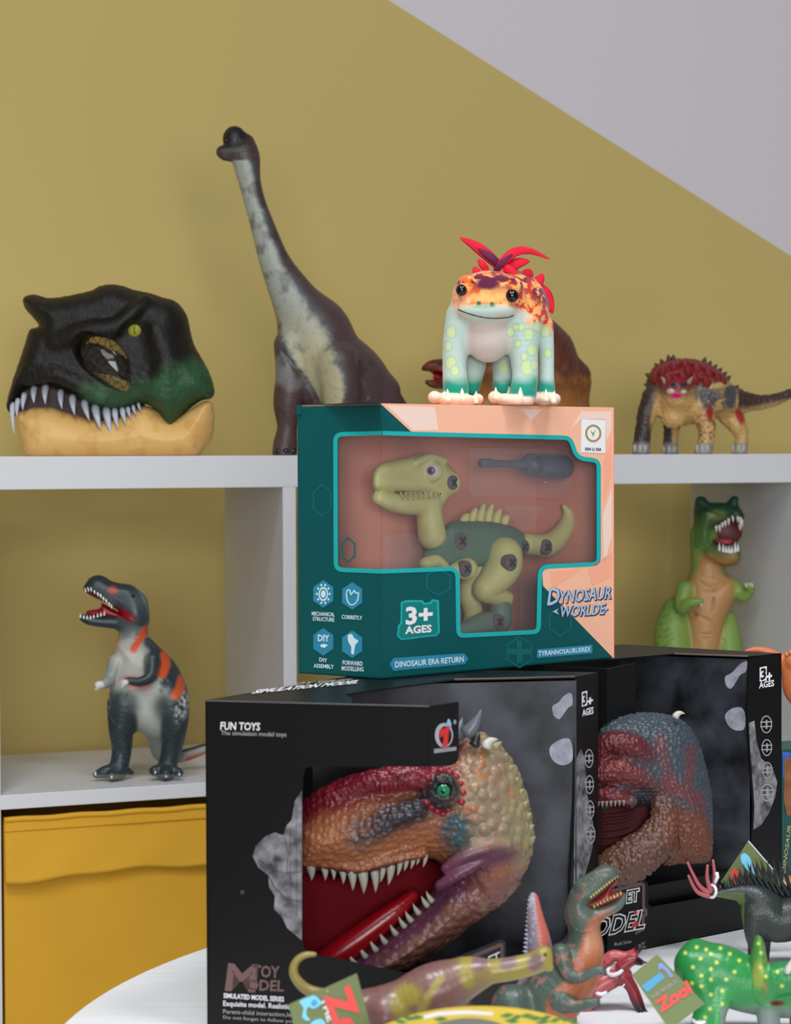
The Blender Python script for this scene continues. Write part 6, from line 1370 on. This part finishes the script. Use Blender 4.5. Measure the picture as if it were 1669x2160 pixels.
for i in range(16):
    t = i / 15; x = 1524 + 200 * t; y = np.interp(x, [1520, 1560, 1590, 1625, 1660, 1724], [1878, 1866, 1862, 1876, 1892, 1888]); ln_ = np.interp(t, [0, 0.25, 0.6, 1], [14, 30, 78, 66])
    for dz, dx in ((8, -0.55), (-8, -0.15)): tooth(sp, sc, (x, y + 6, dz), (x + ln_ * dx, y - ln_, dz * 2.2), 4.8, bsp, name='spine', bend=3)
lp_ = [sc.P(1502 + 9 * math.cos(t), 1880 + 13 * math.sin(t), 14 + 10 * math.cos(t)) for t in np.linspace(0, 6.283, 24)]
mesh_obj('tie', *tube_mesh(lp_, 0.0013, 8), nylon, sp, smooth=True); mesh_obj('tie', *tube_mesh([sc.P(1508, 1862, 20), sc.P(1514, 1850, 22), sc.P(1512, 1840, 22)], 0.0016, 8), nylon, sp, smooth=True)
tg3, tf3 = tagcard('olive swing tag with blue and red print behind the black spines', [(1579, 1774), (1664, 1872), (1604, 1934), (1521, 1860)], 1.87, (0, 0, 0, 0), olive)
decal('blue_print', tf3, smooth_loop([(1563, 1806), (1572, 1800), (1584, 1812), (1592, 1834), (1590, 1846), (1578, 1836), (1566, 1822)], 4), tblue, tg3); decal('red_print', tf3, [(1540, 1842), (1550, 1830), (1562, 1844), (1556, 1858), (1566, 1868), (1558, 1876), (1544, 1860)], tred, tg3)
mesh_obj('card_edge', *tube_mesh([tf3.at(1579, 1774), tf3.at(1664, 1872)], 0.0006, 5), ink_w, tg3)

# ---- printed carton behind the rear box
Y5 = 2.10; p0 = atZ(1650, 1902, TZ); p0 = np.array([atY(1651, 1900, Y5)[0], Y5, TZ]); 
cu, cv = unit(np.array([0.86, 0.5, 0])), unit(np.array([-0.5, 0.86, 0]))
ct = thing('printed_carton', 'blue and teal printed toy carton standing on the table behind the rear box', 'toy box', (p0[0] + 0.06, p0[1] + 0.05, TZ))
hC = (CAM[2] - TZ) - (1583 - 962.7) * Y5 / F
box_obj('carton', p0, cu * 0.115, cv * 0.05, Zv * hC, mat('carton_teal', '#14504a', 0.4), ct, bev=0.001)
cf = Face(p0, unit(np.cross(cu, Zv)) if np.cross(cu, Zv) @ (CAM - p0) > 0 else -unit(np.cross(cu, Zv)))
decal('blue_print', cf, [(1651, 1586), (1690, 1590), (1690, 1690), (1672, 1690), (1660, 1660), (1652, 1640)], mat('carton_blue', '#3f62c4', 0.4, noise=(120, 0.4)), ct); decal('brown_print', cf, [(1655, 1600), (1690, 1596), (1690, 1720), (1660, 1720), (1654, 1690)], mat('carton_brown', '#8a5a34', 0.4, noise=(90, 0.3)), ct, off=0.0007)
text(cf, 'DINOSAUR', (1657, 1842), (1669, 1742), (1650, 1838), mat('carton_tan_ink', '#b9a070', 0.5), ct, 0.02)
decal('orange_print', cf, [(1653, 1850), (1690, 1840), (1690, 1890), (1653, 1892)], mat('carton_orange', '#c98a4a', 0.4), ct)

# ---- orange dinosaur standing on the carton
sc = Sculpt(2.165, 2.6); CT = TZ + hC
og = thing('orange_dinosaur_figure', 'orange dinosaur figure with knobbly head standing on the printed carton', 'toy dinosaur', (*sc.P(1715, 1580)[:2], CT))
OO = '#cf7546'
sc.limb([(1572, 1374, 0, 3), (1592, 1370, 0, 6), (1616, 1374, 0, 9), (1644, 1390, 0, 14), (1676, 1412, 0, 26)], OO, k=8); sc.ell(1702, 1440, 0, 52, 58, 34, OO, k=14); sc.ell(1674, 1394, 18, 18, 20, 20, OO, k=8)
sc.limb([(1692, 1480, 10, 20), (1694, 1540, 12, 15), (1692, 1592, 16, 17)], OO, k=8); sc.limb([(1724, 1480, 0, 20), (1730, 1540, 0, 15), (1728, 1592, 4, 17)], OO, k=8); sc.limb([(1738, 1450, 0, 30), (1776, 1490, -6, 16), (1806, 1540, -10, 6)], OO, k=10)
sc.build('body', mat('orange_vinyl', 'vcol', 0.4, 0.45, noise=(40, 0.2)), og, None, floor=CT + 0.0005)
for x, y in ((1660, 1380), (1668, 1376), (1676, 1376), (1684, 1380)): mesh_obj('knob', *ball_mesh(sc.P(x, y, sc.surf(x, y + 8, default=10)), 5 * sc.m, 10, 8), mat('orange_knob', '#d9834f', 0.4), og, smooth=True)
